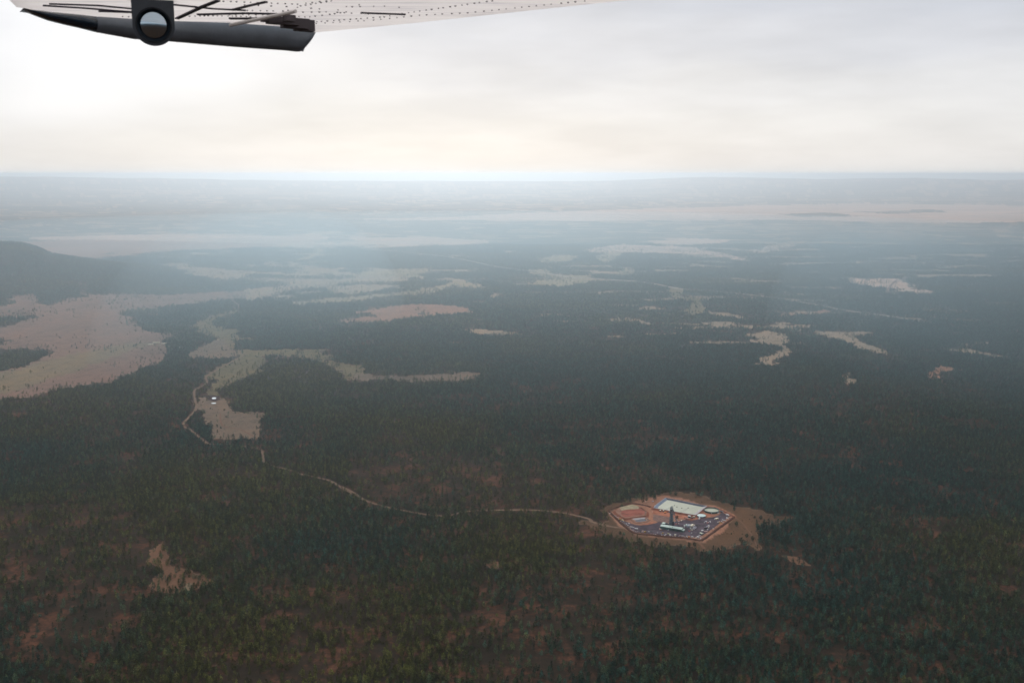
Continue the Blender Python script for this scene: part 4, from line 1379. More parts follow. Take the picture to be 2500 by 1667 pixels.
LW, LD = -27, 63         # the yard's two main headings, degrees
GP_CAR, GP_TANK, GP_CRATE = 'vehicles parked in the mine yard', 'white tanks about the mine yard', 'crates and boxes stored about the mine yard'
GP_PLANT, GP_PIPE, GP_BOX = 'earth movers along the mine berm', 'pipe stacks along the mine berm', 'containers and trailers in the mine yard'
ITEMS = [   # builder, args, zoom, x, y, heading, object name, category, label, group
    # parked cluster right of the long building
    (vtank, ('white', 1.3, 2.4), 'z7', 492, 455, 0, 'storage_tank', 'tank', 'white upright tank left of the parked trailers, the rearmost of two', GP_TANK),
    (vtank, ('white', 1.0, 1.6), 'z7', 492, 500, 0, 'storage_tank', 'tank', 'short white tank at the front left of the parked trailers', GP_TANK),
    (container, ('mint', 7.5, 1.6, 2.2), 'z7', 595, 425, LD, 'container', 'container', 'narrow pale mint container leftmost in the parked row', GP_BOX),
    (container, ('bluegrey', 12, 2.6, 2.7), 'z7', 690, 470, LD, 'container', 'container', 'blue grey container in the parked row, beside the mint one', GP_BOX),
    (container, ('bluegrey', 12, 2.6, 2.7, 'grey'), 'z7', 785, 475, LD, 'container', 'container', 'blue grey container with dull grey roof, beside the cream trailer', GP_BOX),
    (trailer, ('cream', 11, 3.0, 2.6), 'z7', 920, 465, LD, 'office_trailer', 'trailer', 'cream white office trailer in the middle of the parked row', GP_BOX),
    (container, ('lightgrey', 9, 1.7, 2.2, 'tan'), 'z7', 1035, 455, LD, 'container', 'container', 'narrow tan grey container rightmost in the parked row', GP_BOX),
    (suv, ('white', 5.0), 'z7', 848, 580, LD, 'parked_van', 'van', 'white van parked nose out in front of the cream trailer', GP_CAR),
    (pickup, ('white', 5.6), 'z7', 1020, 545, LW, 'pickup_truck', 'pickup', 'white pickup farthest back of the parked line by the trailers', GP_CAR),
    (pickup, ('lilac', 5.4), 'z7', 1095, 575, LW + 8, 'pickup_truck', 'pickup', 'pale lilac pickup at the right end of the parked line', GP_CAR),
    (pickup, ('white', 6.0), 'z7', 985, 620, LW + 5, 'pickup_truck', 'pickup', 'long white pickup in the middle of the parked line', GP_CAR),
    (pickup, ('cream', 5.8), 'z7', 890, 680, LW, 'pickup_truck', 'pickup', 'cream pickup nearest to the camera of the parked line', GP_CAR),
    (suv, ('lilac', 4.6), 'z7', 1130, 520, LW, 'parked_car', 'car', 'small pale car behind the lilac pickup', GP_CAR),
    (suv, ('red', 4.2), 'z7', 765, 755, LW, 'parked_car', 'car', 'small red car alone on the gravel right of the long building', GP_CAR),
    (suv, ('dark', 4.6), 'z7', 1230, 428, LW, 'parked_car', 'car', 'dark car alone on the gravel right of the trailers', GP_CAR),
    (crate, ('lightgrey', 1.8, 1.4, .9), 'z7', 905, 860, 10, 'crate', 'crate', 'pale grey crate alone on the gravel below the red car', GP_CRATE),
    # north of the yard, by the pond
    (htank, ('pink', 8.2, 1.0), 'z3', 905, 1215, LW, 'horizontal_tank', 'tank', 'long pale pink horizontal tank lying on red soil below the pond', None),
    (shed, ('teal', 'white', 5.2, 4.0, 3.6, .3), 'z3', 1010, 1130, LW, 'pump_house', 'shed', 'teal pump house with a white roof below the pond corner', None),
    (canopy, ('cream', 4.5, 3.2, 2.6), 'z3', 1285, 1140, LD, 'canopy', 'canopy', 'small cream roofed canopy beside the teal pump house', None),
    (crate, ('dark', 4.5, 2.2, 1.8), 'z3', 1175, 1175, LW, 'generator', 'generator', 'dark generator box between pump house and cream canopy', None),
    (vtank, ('white', 1.5, 2.6), 'z3', 1595, 1180, 0, 'storage_tank', 'tank', 'bright white tank standing just left of the mint topped round tank', GP_TANK),
    (crate, ('white', 2.4, 1.6, 1.1), 'z3', 1575, 1225, LW, 'crate', 'crate', 'white box at the foot of the bright white tank', GP_CRATE),
    (vtank, ('white', .9, 1.3), 'z3', 308, 1290, 0, 'storage_tank', 'tank', 'small round white tank below the dark tree in the yard', GP_TANK),
    (crate, ('pink', 2.6, 1.8, 1.4), 'z3', 205, 1240, LW, 'crate', 'crate', 'pink box left of the dark tree, right of the headframe', GP_CRATE),
    (vtank, ('white', .7, 1.6), 'z3', 152, 1420, 0, 'storage_tank', 'tank', 'thin white tank close to the headframe foot', GP_TANK),
    (flatbed, ('rust', 'cream', 5.5), 'z3', 560, 1340, 50, 'flatbed_trailer', 'trailer', 'trailer with a cream load on the red soil right of the headframe', None),
    (pipes, ('pink', 4.5, 4, .3), 'z3', 400, 1380, 15, 'pipe_stack', 'pipes', 'stack of pinkish pipes right of the headframe', GP_PIPE),
    (crate, ('white', 2.6, 1.6, 1.2), 'z3', 95, 1525, -30, 'crate', 'crate', 'white box at the right foot of the headframe', GP_CRATE),
    (crate, ('cream', 1.6, 1.2, .8), 'z3', 405, 1490, 20, 'crate', 'crate', 'small cream box on red soil in front of the pipe stack', GP_CRATE),
    (crate, ('red', 6.5, 1.6, .7), 'z6', 1690, 450, 5, 'crate', 'crate', 'long flat red box right of the headframe', GP_CRATE),
    (crate, ('tan', 2.0, 1.6, 1.0), 'z6', 1215, 425, 30, 'crate', 'crate', 'tan box between the small shed and the headframe', GP_CRATE),
    (crate, ('dark', 3.4, 2.6, 2.2), 'z6', 1120, 455, LW, 'generator', 'generator', 'dark machine box right of the small mint roofed shed', None),
    # left of the headframe, by the pond
    (canopy, ('cream', 5.0, 3.0, 2.2), 'z2', 1225, 1010, LD - 80, 'canopy', 'canopy', 'low canopy with a pale roof in front of the pond, the left one', None),
    (canopy, ('cream', 4.5, 3.0, 2.0), 'z2', 1405, 1015, LD - 80, 'canopy', 'canopy', 'low canopy with a pale roof in front of the pond, the right one', None),
    (excavator, ('orange', 8), 'z2', 1520, 1110, 20, 'excavator', 'excavator', 'orange excavator working on red soil left of the headframe', GP_PLANT),
    (crate, ('white', 4.2, 1.6, 1.2), 'z2', 905, 880, LW, 'crate', 'crate', 'white box at the left corner of the pond', GP_CRATE),
    (vtank, ('white', .9, 1.5), 'z2', 890, 800, 0, 'storage_tank', 'tank', 'small white tank on the left corner of the pond bank', GP_TANK),
    (crate, ('white', 1.6, 1.2, 1.0), 'z2', 400, 475, 0, 'crate', 'crate', 'tiny white box under the olive pines behind the waste cell', GP_CRATE),
    (crate, ('lilac', 3.2, 1.6, 1.0), 'z2', 800, 445, LW, 'crate', 'crate', 'pale lilac box on bare soil behind the pond corner', GP_CRATE),
    (pipes, ('pink', 5.0, 3, .2), 'z2', 770, 1060, 80, 'pipe_stack', 'pipes', 'short pale pipe stack on the soil left of the canopies', GP_PIPE),
    (crate, ('lightgrey', 2.6, 1.5, .8), 'z2', 1960, 1190, -20, 'crate', 'crate', 'pale grey box just right of the headframe top platform', GP_CRATE),
    # right end of the yard
    (trailer, ('white', 6.5, 2.2, 2.0), 'z4', 1785, 905, -55, 'travel_trailer', 'trailer', 'white trailer parked at the far right end of the yard', GP_BOX),
    (vtank, ('white', 1.9, 1.6), 'z4', 1760, 1060, 0, 'storage_tank', 'tank', 'squat round white tank near the right berm of the yard', GP_TANK),
    (shed, ('tan', 'cream', 6.0, 4.0, 2.4, .4), 'z4', 1170, 1120, 20, 'field_shed', 'shed', 'beige shed with a cream roof on the dark gravel right of the round tanks', None),
    (crate, ('white', 2.6, 1.6, 1.1), 'z4', 1060, 1110, LW, 'crate', 'crate', 'white box at the left end of the beige shed', GP_CRATE),
    (pipes, ('lightgrey', 7.5, 5, .25), 'z4', 1600, 1185, -35, 'pipe_stack', 'pipes', 'long pale grey pipe stack against the right berm', GP_PIPE),
    (crate, ('white', 3.2, 1.8, .8), 'z4', 1268, 765, 0, 'crate', 'crate', 'white box at the front right of the open round tank', GP_CRATE),
    (crate, ('dark', 5.5, 4.0, 1.8), 'z4', 1420, 690, LW, 'tarped_pile', 'pile', 'dark tarped pile behind the right side of the open round tank', None),
    (crate, ('grey', 5.0, 1.6, .8), 'z4', 1490, 690, LW, 'crate', 'crate', 'long grey box in front of the dark tarped pile', GP_CRATE),
    # heap of boxes in the middle right
    (crate, ('white', 1.6, 1.2, 1.0), 'z4', 460, 1315, 10, 'crate', 'crate', 'white box at the left end of the scattered boxes on the gravel', GP_CRATE),
    (crate, ('lilac', 2.2, 1.4, 1.2), 'z4', 515, 1262, 40, 'crate', 'crate', 'lilac box at the back left of the scattered boxes', GP_CRATE),
    (crate, ('white', 2.0, 1.5, 1.3), 'z4', 580, 1255, 0, 'crate', 'crate', 'tall white box at the back of the scattered boxes', GP_CRATE),
    (pipes, ('pink', 3.0, 3, .2), 'z4', 600, 1320, 70, 'pipe_stack', 'pipes', 'small bundle of rosy pipes among the scattered boxes', GP_PIPE),
    (crate, ('pink', 2.0, 1.6, 1.3), 'z4', 690, 1310, 30, 'crate', 'crate', 'pink box in the middle of the scattered boxes', GP_CRATE),
    (crate, ('white', 1.8, 1.3, 1.2), 'z4', 790, 1255, 15, 'crate', 'crate', 'white box at the back right of the scattered boxes', GP_CRATE),
    (crate, ('lightgrey', 2.2, 1.4, 1.0), 'z4', 810, 1305, 50, 'crate', 'crate', 'grey box at the right end of the scattered boxes', GP_CRATE),
    (crate, ('red', 1.6, 1.2, .9), 'z4', 640, 1345, 0, 'crate', 'crate', 'red box at the front of the scattered boxes', GP_CRATE),
    # yellow and pink stores by the right berm
    (pipes, ('yellow', 4.5, 4, .22), 'z4', 1370, 1330, -30, 'pipe_stack', 'pipes', 'yellow pipe stack by the right berm', GP_PIPE),
    (crate, ('pink', 2.6, 1.6, 1.2), 'z4', 1340, 1270, LW, 'crate', 'crate', 'pink box behind the yellow pipe stack', GP_CRATE),
    (crate, ('cream', 1.8, 1.3, 1.0), 'z4', 1245, 1290, 0, 'crate', 'crate', 'cream box at the left of the yellow pipe stack', GP_CRATE),
    (crate, ('white', 1.8, 1.4, 1.2), 'z4', 1450, 1240, 30, 'crate', 'crate', 'white box at the right of the yellow pipe stack', GP_CRATE),
    (vtank, ('lightgrey', .8, 1.6), 'z4', 1530, 1290, 0, 'storage_tank', 'tank', 'pale grey upright drum next to the right berm', GP_TANK),
    (crate, ('white', 3.6, 2.4, 1.6), 'z7', 1885, 465, -10, 'crate', 'crate', 'big white box by the right berm below the yellow pipes', GP_CRATE),
    (crate, ('lilac', 2.4, 1.6, 1.2), 'z7', 1690, 545, 0, 'crate', 'crate', 'lilac box on the left of the dark truck near the right berm', GP_CRATE),
    (crate, ('lilac', 2.0, 1.4, 1.2), 'z7', 1785, 500, 20, 'crate', 'crate', 'lilac box behind the dark truck near the right berm', GP_CRATE),
    (boxtruck, ('dark', 6.5, 'dark'), 'z7', 1720, 600, 20, 'dark_truck', 'truck', 'dark truck parked near the right berm', GP_CAR),
    (crate, ('cream', 2.0, 1.5, 1.2), 'z7', 1888, 545, 0, 'crate', 'crate', 'cream box right of the dark truck', GP_CRATE),
    (crate, ('lightgrey', 2.6, 1.6, 1.0), 'z7', 1825, 660, 20, 'crate', 'crate', 'pale grey box in front of the dark truck, at the berm foot', GP_CRATE),
    (crate, ('white', 4.0, 2.4, 1.6), 'z7', 1520, 725, 25, 'crate', 'crate', 'large white box behind the open sided shelter', GP_CRATE),
    (canopy, ('palegreen', 8.5, 5.2, 2.8), 'z7', 1470, 935, LD - 90 + 55, 'shelter', 'shelter', 'open sided shelter with a grey green roof at the lower right of the yard', None),
    (pipes, ('pink', 7.0, 6, .25), 'z7', 1720, 770, 20, 'pipe_stack', 'pipes', 'wide stack of rosy pipes between the shelter and the right berm', GP_PIPE),
    (crate, ('lightgrey', 3.0, 1.5, .8), 'z7', 1350, 985, -30, 'crate', 'crate', 'pale grey box in front of the open sided shelter', GP_CRATE),
    (trailer, ('white', 5.0, 2.0, 1.5), 'z7', 1270, 1120, -5, 'travel_trailer', 'trailer', 'low white trailer at the lower corner of the yard', GP_BOX),
    (crate, ('lilac', 2.6, 1.6, 1.2), 'z7', 1430, 1175, 30, 'crate', 'crate', 'lilac box in the very lower corner of the berm', GP_CRATE),
    (vtank, ('lightgrey', .9, 1.3), 'z7', 1505, 1085, 0, 'storage_tank', 'tank', 'pale grey drum right of the low white trailer', GP_TANK),
    # along the lower berm, left to right
    (crate, ('white', 1.8, 1.4, 1.0), 'z1', 205, 1030, 0, 'crate', 'crate', 'white box at the far left corner of the mine', GP_CRATE),
    (pipes, ('lightgrey', 5.0, 4, .22), 'z1', 525, 1160, LW - 10, 'pipe_stack', 'pipes', 'grey pipe stack below the left side of the waste cell', GP_PIPE),
    (pipes, ('pink', 4.0, 3, .22), 'z5', 230, 75, 5, 'pipe_stack', 'pipes', 'pinkish pipe stack above the long yellow machine', GP_PIPE),
    (loader, ('yellow', 7.5), 'z5', 345, 200, LW - 8, 'loader', 'loader', 'yellow loader parked at the left berm below the waste cell', GP_PLANT),
    (flatbed, ('yellow', 'cream', 6.0), 'z5', 475, 245, LW - 8, 'flatbed_trailer', 'trailer', 'yellow trailer with a pale load behind the left yellow loader', None),
    (crate, ('white', 3.2, 1.4, .8), 'z5', 835, 425, LW, 'crate', 'crate', 'white box on the gravel below the settling pit', GP_CRATE),
    (crate, ('white', 1.4, 1.2, 1.0), 'z5', 695, 455, 0, 'crate', 'crate', 'small white box left of the one below the settling pit', GP_CRATE),
    (pipes, ('white', 9.0, 3, .25), 'z5', 1020, 630, -38, 'pipe_stack', 'pipes', 'long white pipe stack lying along the lower left berm', GP_PIPE),
    (drill, ('white', 7.5), 'z5', 1260, 765, -20, 'drill_rig', 'rig', 'white drill rig truck with lowered mast at the lower left berm', GP_CAR),
    (pipes, ('pink', 5.0, 4, .22), 'z5', 1610, 860, 50, 'pipe_stack', 'pipes', 'rosy pipe stack between drill rig and yellow loader', GP_PIPE),
    (loader, ('yellow', 6.5), 'z5', 1765, 930, -8, 'loader', 'loader', 'yellow loader at the lower berm left of the long building', GP_PLANT),
    (crate, ('lightgrey', 1.6, 1.4, 1.2), 'z5', 1970, 895, 0, 'crate', 'crate', 'pale grey box right of the lower left yellow loader', GP_CRATE),
    (crate, ('dark', 4.5, 2.0, 1.2), 'z5', 2120, 890, -5, 'crate', 'crate', 'dark box against the lower berm left of the long building', GP_CRATE),
    (crate, ('lightgrey', 2.0, 1.3, .8), 'z6', 595, 970, -10, 'crate', 'crate', 'pale box at the berm left of the stubby yellow loader', GP_CRATE),
    (loader, ('yellow', 5.0), 'z6', 900, 1010, -25, 'loader', 'loader', 'stubby yellow loader in front of the long building', GP_PLANT),
    (flatbed, ('olive', 'olive', 4.5), 'z6', 1225, 1030, -15, 'flatbed_trailer', 'trailer', 'olive trailer in front of the middle of the long building', None),
    (crate, ('white', 2.6, 2.0, 1.6), 'z6', 1325, 1095, 30, 'crate', 'crate', 'white box beside the olive trailer at the lower berm', GP_CRATE),
    (flatbed, ('cream', 'cream', 6.0), 'z6', 1610, 1095, 55, 'flatbed_trailer', 'trailer', 'cream trailer standing askew in front of the building right half', None),
    (pipes, ('pink', 3.0, 3, .25), 'z6', 1885, 1110, -15, 'pipe_stack', 'pipes', 'rosy pipe stack below the right end of the long building', GP_PIPE),
    (pipes, ('lightgrey', 5.5, 4, .22), 'z6', 2040, 1140, -15, 'pipe_stack', 'pipes', 'pale pipe stack left of the orange tank', GP_PIPE),
    (crate, ('cream', 2.0, 1.4, .8), 'z7', 630, 1035, -15, 'crate', 'crate', 'cream box left of the orange tank', GP_CRATE),
    (htank, ('orange', 2.6, 1.1), 'z7', 750, 1095, -20, 'fuel_tank', 'tank', 'orange tank at the lower berm', None),
    (pipes, ('tan', 4.5, 3, .2), 'z7', 855, 1110, -60, 'pipe_stack', 'pipes', 'tan pipe stack right of the orange tank', GP_PIPE),
    (crate, ('lightgrey', 3.2, 1.8, 1.2), 'z7', 940, 1070, 10, 'crate', 'crate', 'pale grey box right of the orange tank', GP_CRATE),
    (crate, ('tan', 4.0, 1.6, .8), 'z7', 1130, 1165, -10, 'crate', 'crate', 'tan tarped box left of the low white trailer', GP_CRATE),
    (crate, ('pink', 3.0, 2.4, 2.2), 'z6', 725, 775, 0, 'crate', 'crate', 'pink box at the left end of the long building', GP_CRATE),
    (crate, ('rust', 3.2, 2.0, 1.2), 'z6', 810, 795, -15, 'crate', 'crate', 'rusty box in front of the long building left end', GP_CRATE),
    (crate, ('white', 2.0, 1.0, .9), 'z5', 1860, 215, -20, 'crate', 'crate', 'white box at the right end of the settling pit', GP_CRATE),
    (crate, ('dark', 2.6, 2.0, 1.4), 'z5', 1900, 185, 30, 'crate', 'crate', 'dark pump box above the right end of the settling pit', GP_CRATE),
]
for fn, args, zm, x, y, hd, nm, cat, lab, grp in ITEMS:
    gx, gy = G(*S(zm, (x, y))[0])
    z0 = .15
    if nm == 'storage_tank' and 'pond bank' in lab:
        z0 = 2.9
    r_ = root(nm, lab, cat, gx, gy, z0, math.radians(hd), grp)
    fn(r_, *args)

# round tanks
cx, cy = G(*S('z4', (872, 655))[0])
t_ = root('round_tank', 'large open round tank with dark walls and milky water inside', 'tank', cx, cy, .1)
R_ = 15.3
MB().lathe([(R_, 0), (R_, 3.6), (R_ - .3, 3.6), (R_ - .3, 1.0)], 48, open_end=True).build('wall', PAINT['green'], t_)
MB().lathe([(R_ + .25, 3.45), (R_ + .25, 3.75), (R_ - .45, 3.75), (R_ - .45, 3.45)], 48, open_end=True).build('rim', PAINT['slate'], t_)
MB().lathe([(R_ - .32, 2.0), (.1, 2.02)], 48).build('water', MILK, t_)
MB().box((-3.5, -R_ - 1.2, 1.9), (.9, 3.0, .15)).box((-3.5, -R_ - 2.6, .9), (.9, .15, 2.0)).build('stair', PAINT['lightgrey'], t_)
cx, cy = G(*S('z4', (295, 975))[0])
t_ = root('round_tank', 'smaller covered round tank with a pale mint top beside the pond corner', 'tank', cx, cy, .1)
MB().lathe([(8.5, 0), (8.5, 3.2)], 40, open_end=True).build('wall', mat('tank_blue', (.07, .085, .12), .6), t_)
MB().lathe([(8.75, 3.1), (8.75, 3.35), (0.3, 3.9)], 40).build('roof', mat('tank_top', (.42, .54, .52), .5, var=.08, vscale=.4), t_)
p_ = MB()
for k in range(5):
    p_.tube((8.9 + .4 * k, 3 - k, 0), (8.9 + .4 * k, 3 - k, 3.0 - .3 * k), .18, n=6)
p_.tube((8.6, 3, 3.0), (11.0, -2, 1.8), .2, n=6)
p_.build('pipework', PAINT['tan'], t_)

# floating pumps and their hoses on the pond
for k, (x, y, hose, lab) in enumerate([(150, 442, (-420, 700), 'dark floating pump with a hose on the pond, leftmost of four'), (300, 527, None, 'dark floating pump on the pond, second from the left'),
                                       (580, 596, None, 'dark floating pump on the pond, third from the left'), (945, 575, (540, 832), 'dark floating pump with a long hose on the pond, rightmost of four')]):
    gx, gy = G(*S('z3', (x, y))[0], 1.15)
    o = root('floating_pump', lab, 'pump', gx, gy, 1.12, .4 * k, 'floating pumps on the pond')
    MB().lathe([(1.1, 0), (1.25, .25), (1.1, .5)], 12).build('float', PAINT['dark'], o)
    MB().tube((0, 0, .4), (0, 0, 1.2), .45, .3, 8).build('motor', PAINT['dark'], o)
    if hose:
        hx, hy = G(*S('z3', hose)[0], 1.2)
        q = Matrix.Rotation(-.4 * k, 3, 'Z') @ Vector((hx - gx, hy - gy, .1))
        MB().tube((0, 0, .2), q, .22, n=6).build('hose', PAINT['grey'], o)

# headframe: a steel tower over the shaft
bx, by = G(*S('z6', (1385, 480))[0])
hf = root('headframe', 'tall dark steel headframe tower standing over the shaft behind the long building', 'tower', bx, by, .1, math.radians(LW))
HFH = 35.0


def hf_at(z):
    k = max(0, min(1, z / HFH))
    return 3.1 * (1 - k) + 2.1 * k


for sx in (-1, 1):
    for sy in (-1, 1):
        MB().tube((sx * 3.1, sy * 3.1, 0), (sx * 2.1, sy * 2.1, HFH), .38, .3, 6).build('leg', PAINT['slate'], hf)
for lv in range(9):
    z0, z1 = lv * HFH / 9, (lv + 1) * HFH / 9
    a_, b_ = hf_at(z0), hf_at(z1)
    m_ = MB()
    for s in (-1, 1):
        m_.tube((-a_, s * a_, z0), (b_, s * b_, z1), .2, n=5).tube((a_, s * a_, z0), (-b_, s * b_, z1), .2, n=5)
        m_.tube((s * a_, -a_, z0), (s * b_, b_, z1), .2, n=5).tube((s * a_, a_, z0), (s * b_, -b_, z1), .2, n=5)
        m_.tube((-b_, s * b_, z1), (b_, s * b_, z1), .2, n=5).tube((s * b_, -b_, z1), (s * b_, b_, z1), .2, n=5)
    m_.build('bracing', PAINT['slate'], hf)
MB().box((0, 0, 12), (2.8, 2.8, 24)).build('shaft_casing', mat('casing_steel', (.12, .165, .195), .6, var=.2, vscale=.4), hf)
MB().box((0, 0, HFH - 4.5), (4.8, 4.8, 2.6)).build('sheave_housing', PAINT['dark'], hf)
MB().box((-3.4, 0, 25.5), (5.0, 3.2, 2.0)).build('platform', PAINT['slate'], hf)
MB().box((3.6, 0, 23.0), (4.6, 3.0, .5)).box((5.6, 0, 23.7), (.15, 3.0, 1.1)).build('platform', PAINT['dark'], hf)
MB().box((0, 0, 12.5), (8.0, 8.0, .5)).build('platform', PAINT['slate'], hf)
MB().box((4.6, -1.5, 4.0), (2.6, 2.6, 7.8)).build('stair_tower', PAINT['dark'], hf)
for y in (-.8, .8):
    m_ = MB()
    n = 16
    for k in range(n):
        a_, b_ = 6.2832 * k / n, 6.2832 * (k + 1) / n
        m_.tube((2.2 * math.cos(a_), y, HFH + 1.0 + 2.2 * math.sin(a_)), (2.2 * math.cos(b_), y, HFH + 1.0 + 2.2 * math.sin(b_)), .2, n=5)
    for k in range(4):
        a_ = math.pi * k / 4
        m_.tube((-2.2 * math.cos(a_), y, HFH + 1 - 2.2 * math.sin(a_)), (2.2 * math.cos(a_), y, HFH + 1 + 2.2 * math.sin(a_)), .1, n=4)
    m_.build('sheave_wheel', PAINT['slate'], hf)
for y in (-1.2, 1.2):
    MB().tube((3.2, y, HFH - 3), (14, y * 1.6, 0), .35, n=6).build('backstay', PAINT['slate'], hf)

# long hoist building
fl, fr = np.array(G(*S('z6', (740, 565))[0], 5.2)), np.array(G(*S('z6', (1985, 770))[0], 5.2))
bl = np.array(G(*S('z6', (850, 455))[0], 5.2))
ax_ = (fr - fl) / np.linalg.norm(fr - fl)
nx_ = np.array([-ax_[1], ax_[0]])
L_, D_ = float(np.linalg.norm(fr - fl)), float(np.dot(bl - fl, nx_))
cen = (fl + fr) / 2 + nx_ * D_ / 2
hb = root('hoist_building', 'long dark green metal building with a pale mint roof in front of the headframe', 'building', *cen, .1, math.atan2(ax_[1], ax_[0]))
MB().box((0, 0, 2.55), (L_ - .8, D_ - .8, 5.1)).build('wall', PAINT['green'], hb)
W2 = D_ / 2
for s in (-1, 1):
    MB().prism([(s * W2, 5.1), (0.0, 6.2), (0.0, 6.4), (s * W2, 5.3)], -L_ / 2, L_ / 2).build('roof', PAINT['mint'], hb).rotation_euler = (0, 0, math.pi / 2)
for x in (-.07, .045):
    MB().box((L_ * x, -D_ * .22, 6.1), (1.3, 1.1, .9)).build('vent', PAINT['dark'], hb)
for x in (-.42, -.2, .12, .36):
    MB().box((L_ * x, -D_ / 2 + .37, 1.9), (3.2, .1, 3.8)).build('door', PAINT['dark'] if x > 0 else PAINT['teal'], hb)
MB().box((-L_ * .1, -D_ / 2 - 1.6, 1.0), (1.2, 4.2, .25)).box((-L_ * .1, -D_ / 2 - 3.6, .5), (1.2, .3, 1.2)).build('stair', PAINT['lightgrey'], hb)
an = MB().box((L_ / 2 + 1.6, -1.0, 1.7), (4.0, D_ * .8, 3.4)).build('annex', PAINT['green'], hb)
MB().box((L_ / 2 + 1.75, -1.0, 3.5), (4.2, D_ * .82, .2)).build('annex_roof', PAINT['mint'], an)
# small shed behind it
gx, gy = G(*S('z6', (955, 385))[0], 2.6)
sh = root('small_shed', 'small shed with a pale mint roof behind the left end of the long building', 'shed', gx, gy, .1, math.radians(LW))
shed(sh, 'green', 'mint', 5.6, 8.0, 2.6, .4)

# loose scrap strewn inside the berm
strip = [G(*q) for q in S('s', (340, 372), (450, 470), (550, 535), (700, 556), (900, 578), (1100, 594), (1250, 610), (1400, 520), (1520, 435), (1610, 365))]
for nm_, col_ in (('white', 0), ('pink', 1), ('rust', 2), ('dark', 3)):
    jb = MB()
    for k in range(70):
        i_ = int(rng.integers(0, len(strip) - 1))
        s_ = rng.random()
        x_ = strip[i_][0] * (1 - s_) + strip[i_ + 1][0] * s_ + rng.normal() * 3.5
        y_ = strip[i_][1] * (1 - s_) + strip[i_ + 1][1] * s_ + rng.uniform(-2, 9)
        jb.box((x_, y_, .35), (rng.uniform(.5, 2.4), rng.uniform(.3, .9), rng.uniform(.3, .8)), rng.uniform(0, 3.1))
    o = jb.build('scrap', PAINT[nm_])
    tag(o, {'white': 'white', 'pink': 'pinkish', 'rust': 'rusty', 'dark': 'dark'}[nm_] + ' scrap strewn inside the berm of the mine yard', 'scrap', kind='stuff')

# far ranch and stock pond in the left valley
DOMES = [('r', 250, 215, 26, 8, 4, 'cream', 'tan', 'pale ranch building on bare soil at the edge of the big left plain'), ('r', 90, 262, 20, 7, 3.5, 'cream', 'tan', 'low pale ranch building leftmost in the group on the plain edge'),
         ('r', 480, 240, 20, 6, 3.2, 'cream', 'cream', 'low cream building right of the ranch by the wood edge'), ('r', 965, 352, 13, 8, 4, 'white', 'white', 'small bright white building in a bare gap in the wood right of the ranch')]
for zm, x, y, L0, W0, H0, c, rf, lab in DOMES:
    gx, gy = G(*S(zm, (x, y))[0])
    o = root('ranch_building', lab, 'building', gx, gy, float(terrain(gx, gy)), math.radians(rng.uniform(-15, 15)), 'ranch buildings on the left plain')
    shed(o, c, rf, L0, W0, H0, 1.2)
for zm, pts, lab, m_ in (('a', [(1462, 1178), (1500, 1172), (1556, 1180), (1560, 1206), (1530, 1216), (1470, 1208)], 'dark mud rim round the small stock pond in the left valley', mat('wet_mud', (.06, .035, .035), .9, spec=0)),):
    pts_ = ragged([G(*q) for q in S(zm, *pts)], 8, 2)
    o = link('mud_flat', poly_mesh('mud_flat', pts_, [float(terrain(*q)) + .9 for q in pts_]), m=m_)
    tag(o, lab, 'mud', kind='structure')
WHITE_W = mat('pale_pond_water', (.75, .76, .78), .15, spec=.6)
for pts, lab in (([(1500, 1196), (1512, 1191), (1532, 1192), (1530, 1202), (1506, 1203)], 'small bright stock pond in the left valley'), ([(1498, 1230), (1530, 1229), (1531, 1235), (1500, 1236)], 'thin bright puddle below the stock pond')):
    pts_ = [G(*q) for q in S('a', *pts)]
    o = link('pond_water', poly_mesh('pond_water', pts_, [float(terrain(*q)) + 1.3 for q in pts_]), m=WHITE_W)
    tag(o, lab, 'water', kind='structure')

# ------------------------------------------------------------------ the aeroplane's wing overhead
ZW = .78


def WP(px, py, zw=ZW):
    d = ray(px, py)
    t = zw / d[2]
    return Vector((d[0] * t, d[1] * t, H + zw))


wing_o = Vector((-1.2, 5.0, H + ZW))
wing = link('aeroplane_wing', None)
wing.location = wing_o
tag(wing, 'pale riveted underside of an aeroplane wing with a dark drooped tip and round mirror', 'wing')

# skin: a closed box of thin pale translucent sheet over the spars
m = bpy.data.materials.new('pale_wing_skin')
m.use_nodes = True
t = m.node_tree
b = t.nodes['Principled BSDF']
b.inputs['Base Color'].default_value = (.86, .82, .79, 1)
b.inputs['Roughness'].default_value = .35
tr = nd(t, 'ShaderNodeBsdfTranslucent')
tr.inputs['Color'].default_value = (.97, .94, .92, 1)
ms = nd(t, 'ShaderNodeMixShader', i_Fac=.93)
tcg = nd(t, 'ShaderNodeNewGeometry')
mpg = nd(t, 'ShaderNodeMapping')
mpg.inputs['Rotation'].default_value = (0, 0, math.radians(-35))
mpg.inputs['Scale'].default_value = (1.2, 14, 1)
lk(t, tcg.outputs['Position'], mpg.inputs[0])
grime = nd(t, 'ShaderNodeTexNoise', i_Scale=1.6, i_Detail=5.0, i_Roughness=.65)
lk(t, mpg.outputs[0], grime.inputs['Vector'])
gc = ramp(t, grime.outputs[0], [(.28, (.62, .60, .62)), (.45, (.88, .84, .82)), (.66, (.97, .935, .91))])
lk(t, gc, tr.inputs['Color'])
lk(t, b.outputs[0], ms.inputs[1])
lk(t, tr.outputs[0], ms.inputs[2])
lk(t, ms.outputs[0], t.nodes['Material Output'].inputs['Surface'])
SKIN = m
TIPG = mat('dark_grey_wing_tip', (.13, .155, .185), .45, spec=.35, var=.12, vscale=9)
NAVY = mat('navy_leading_edge', (.010, .026, .046), .25, spec=.5)
RIVET = mat('dark_rivet', (.09, .08, .09), .7)
SEAM = mat('dark_seam', (.035, .03, .045), .7)

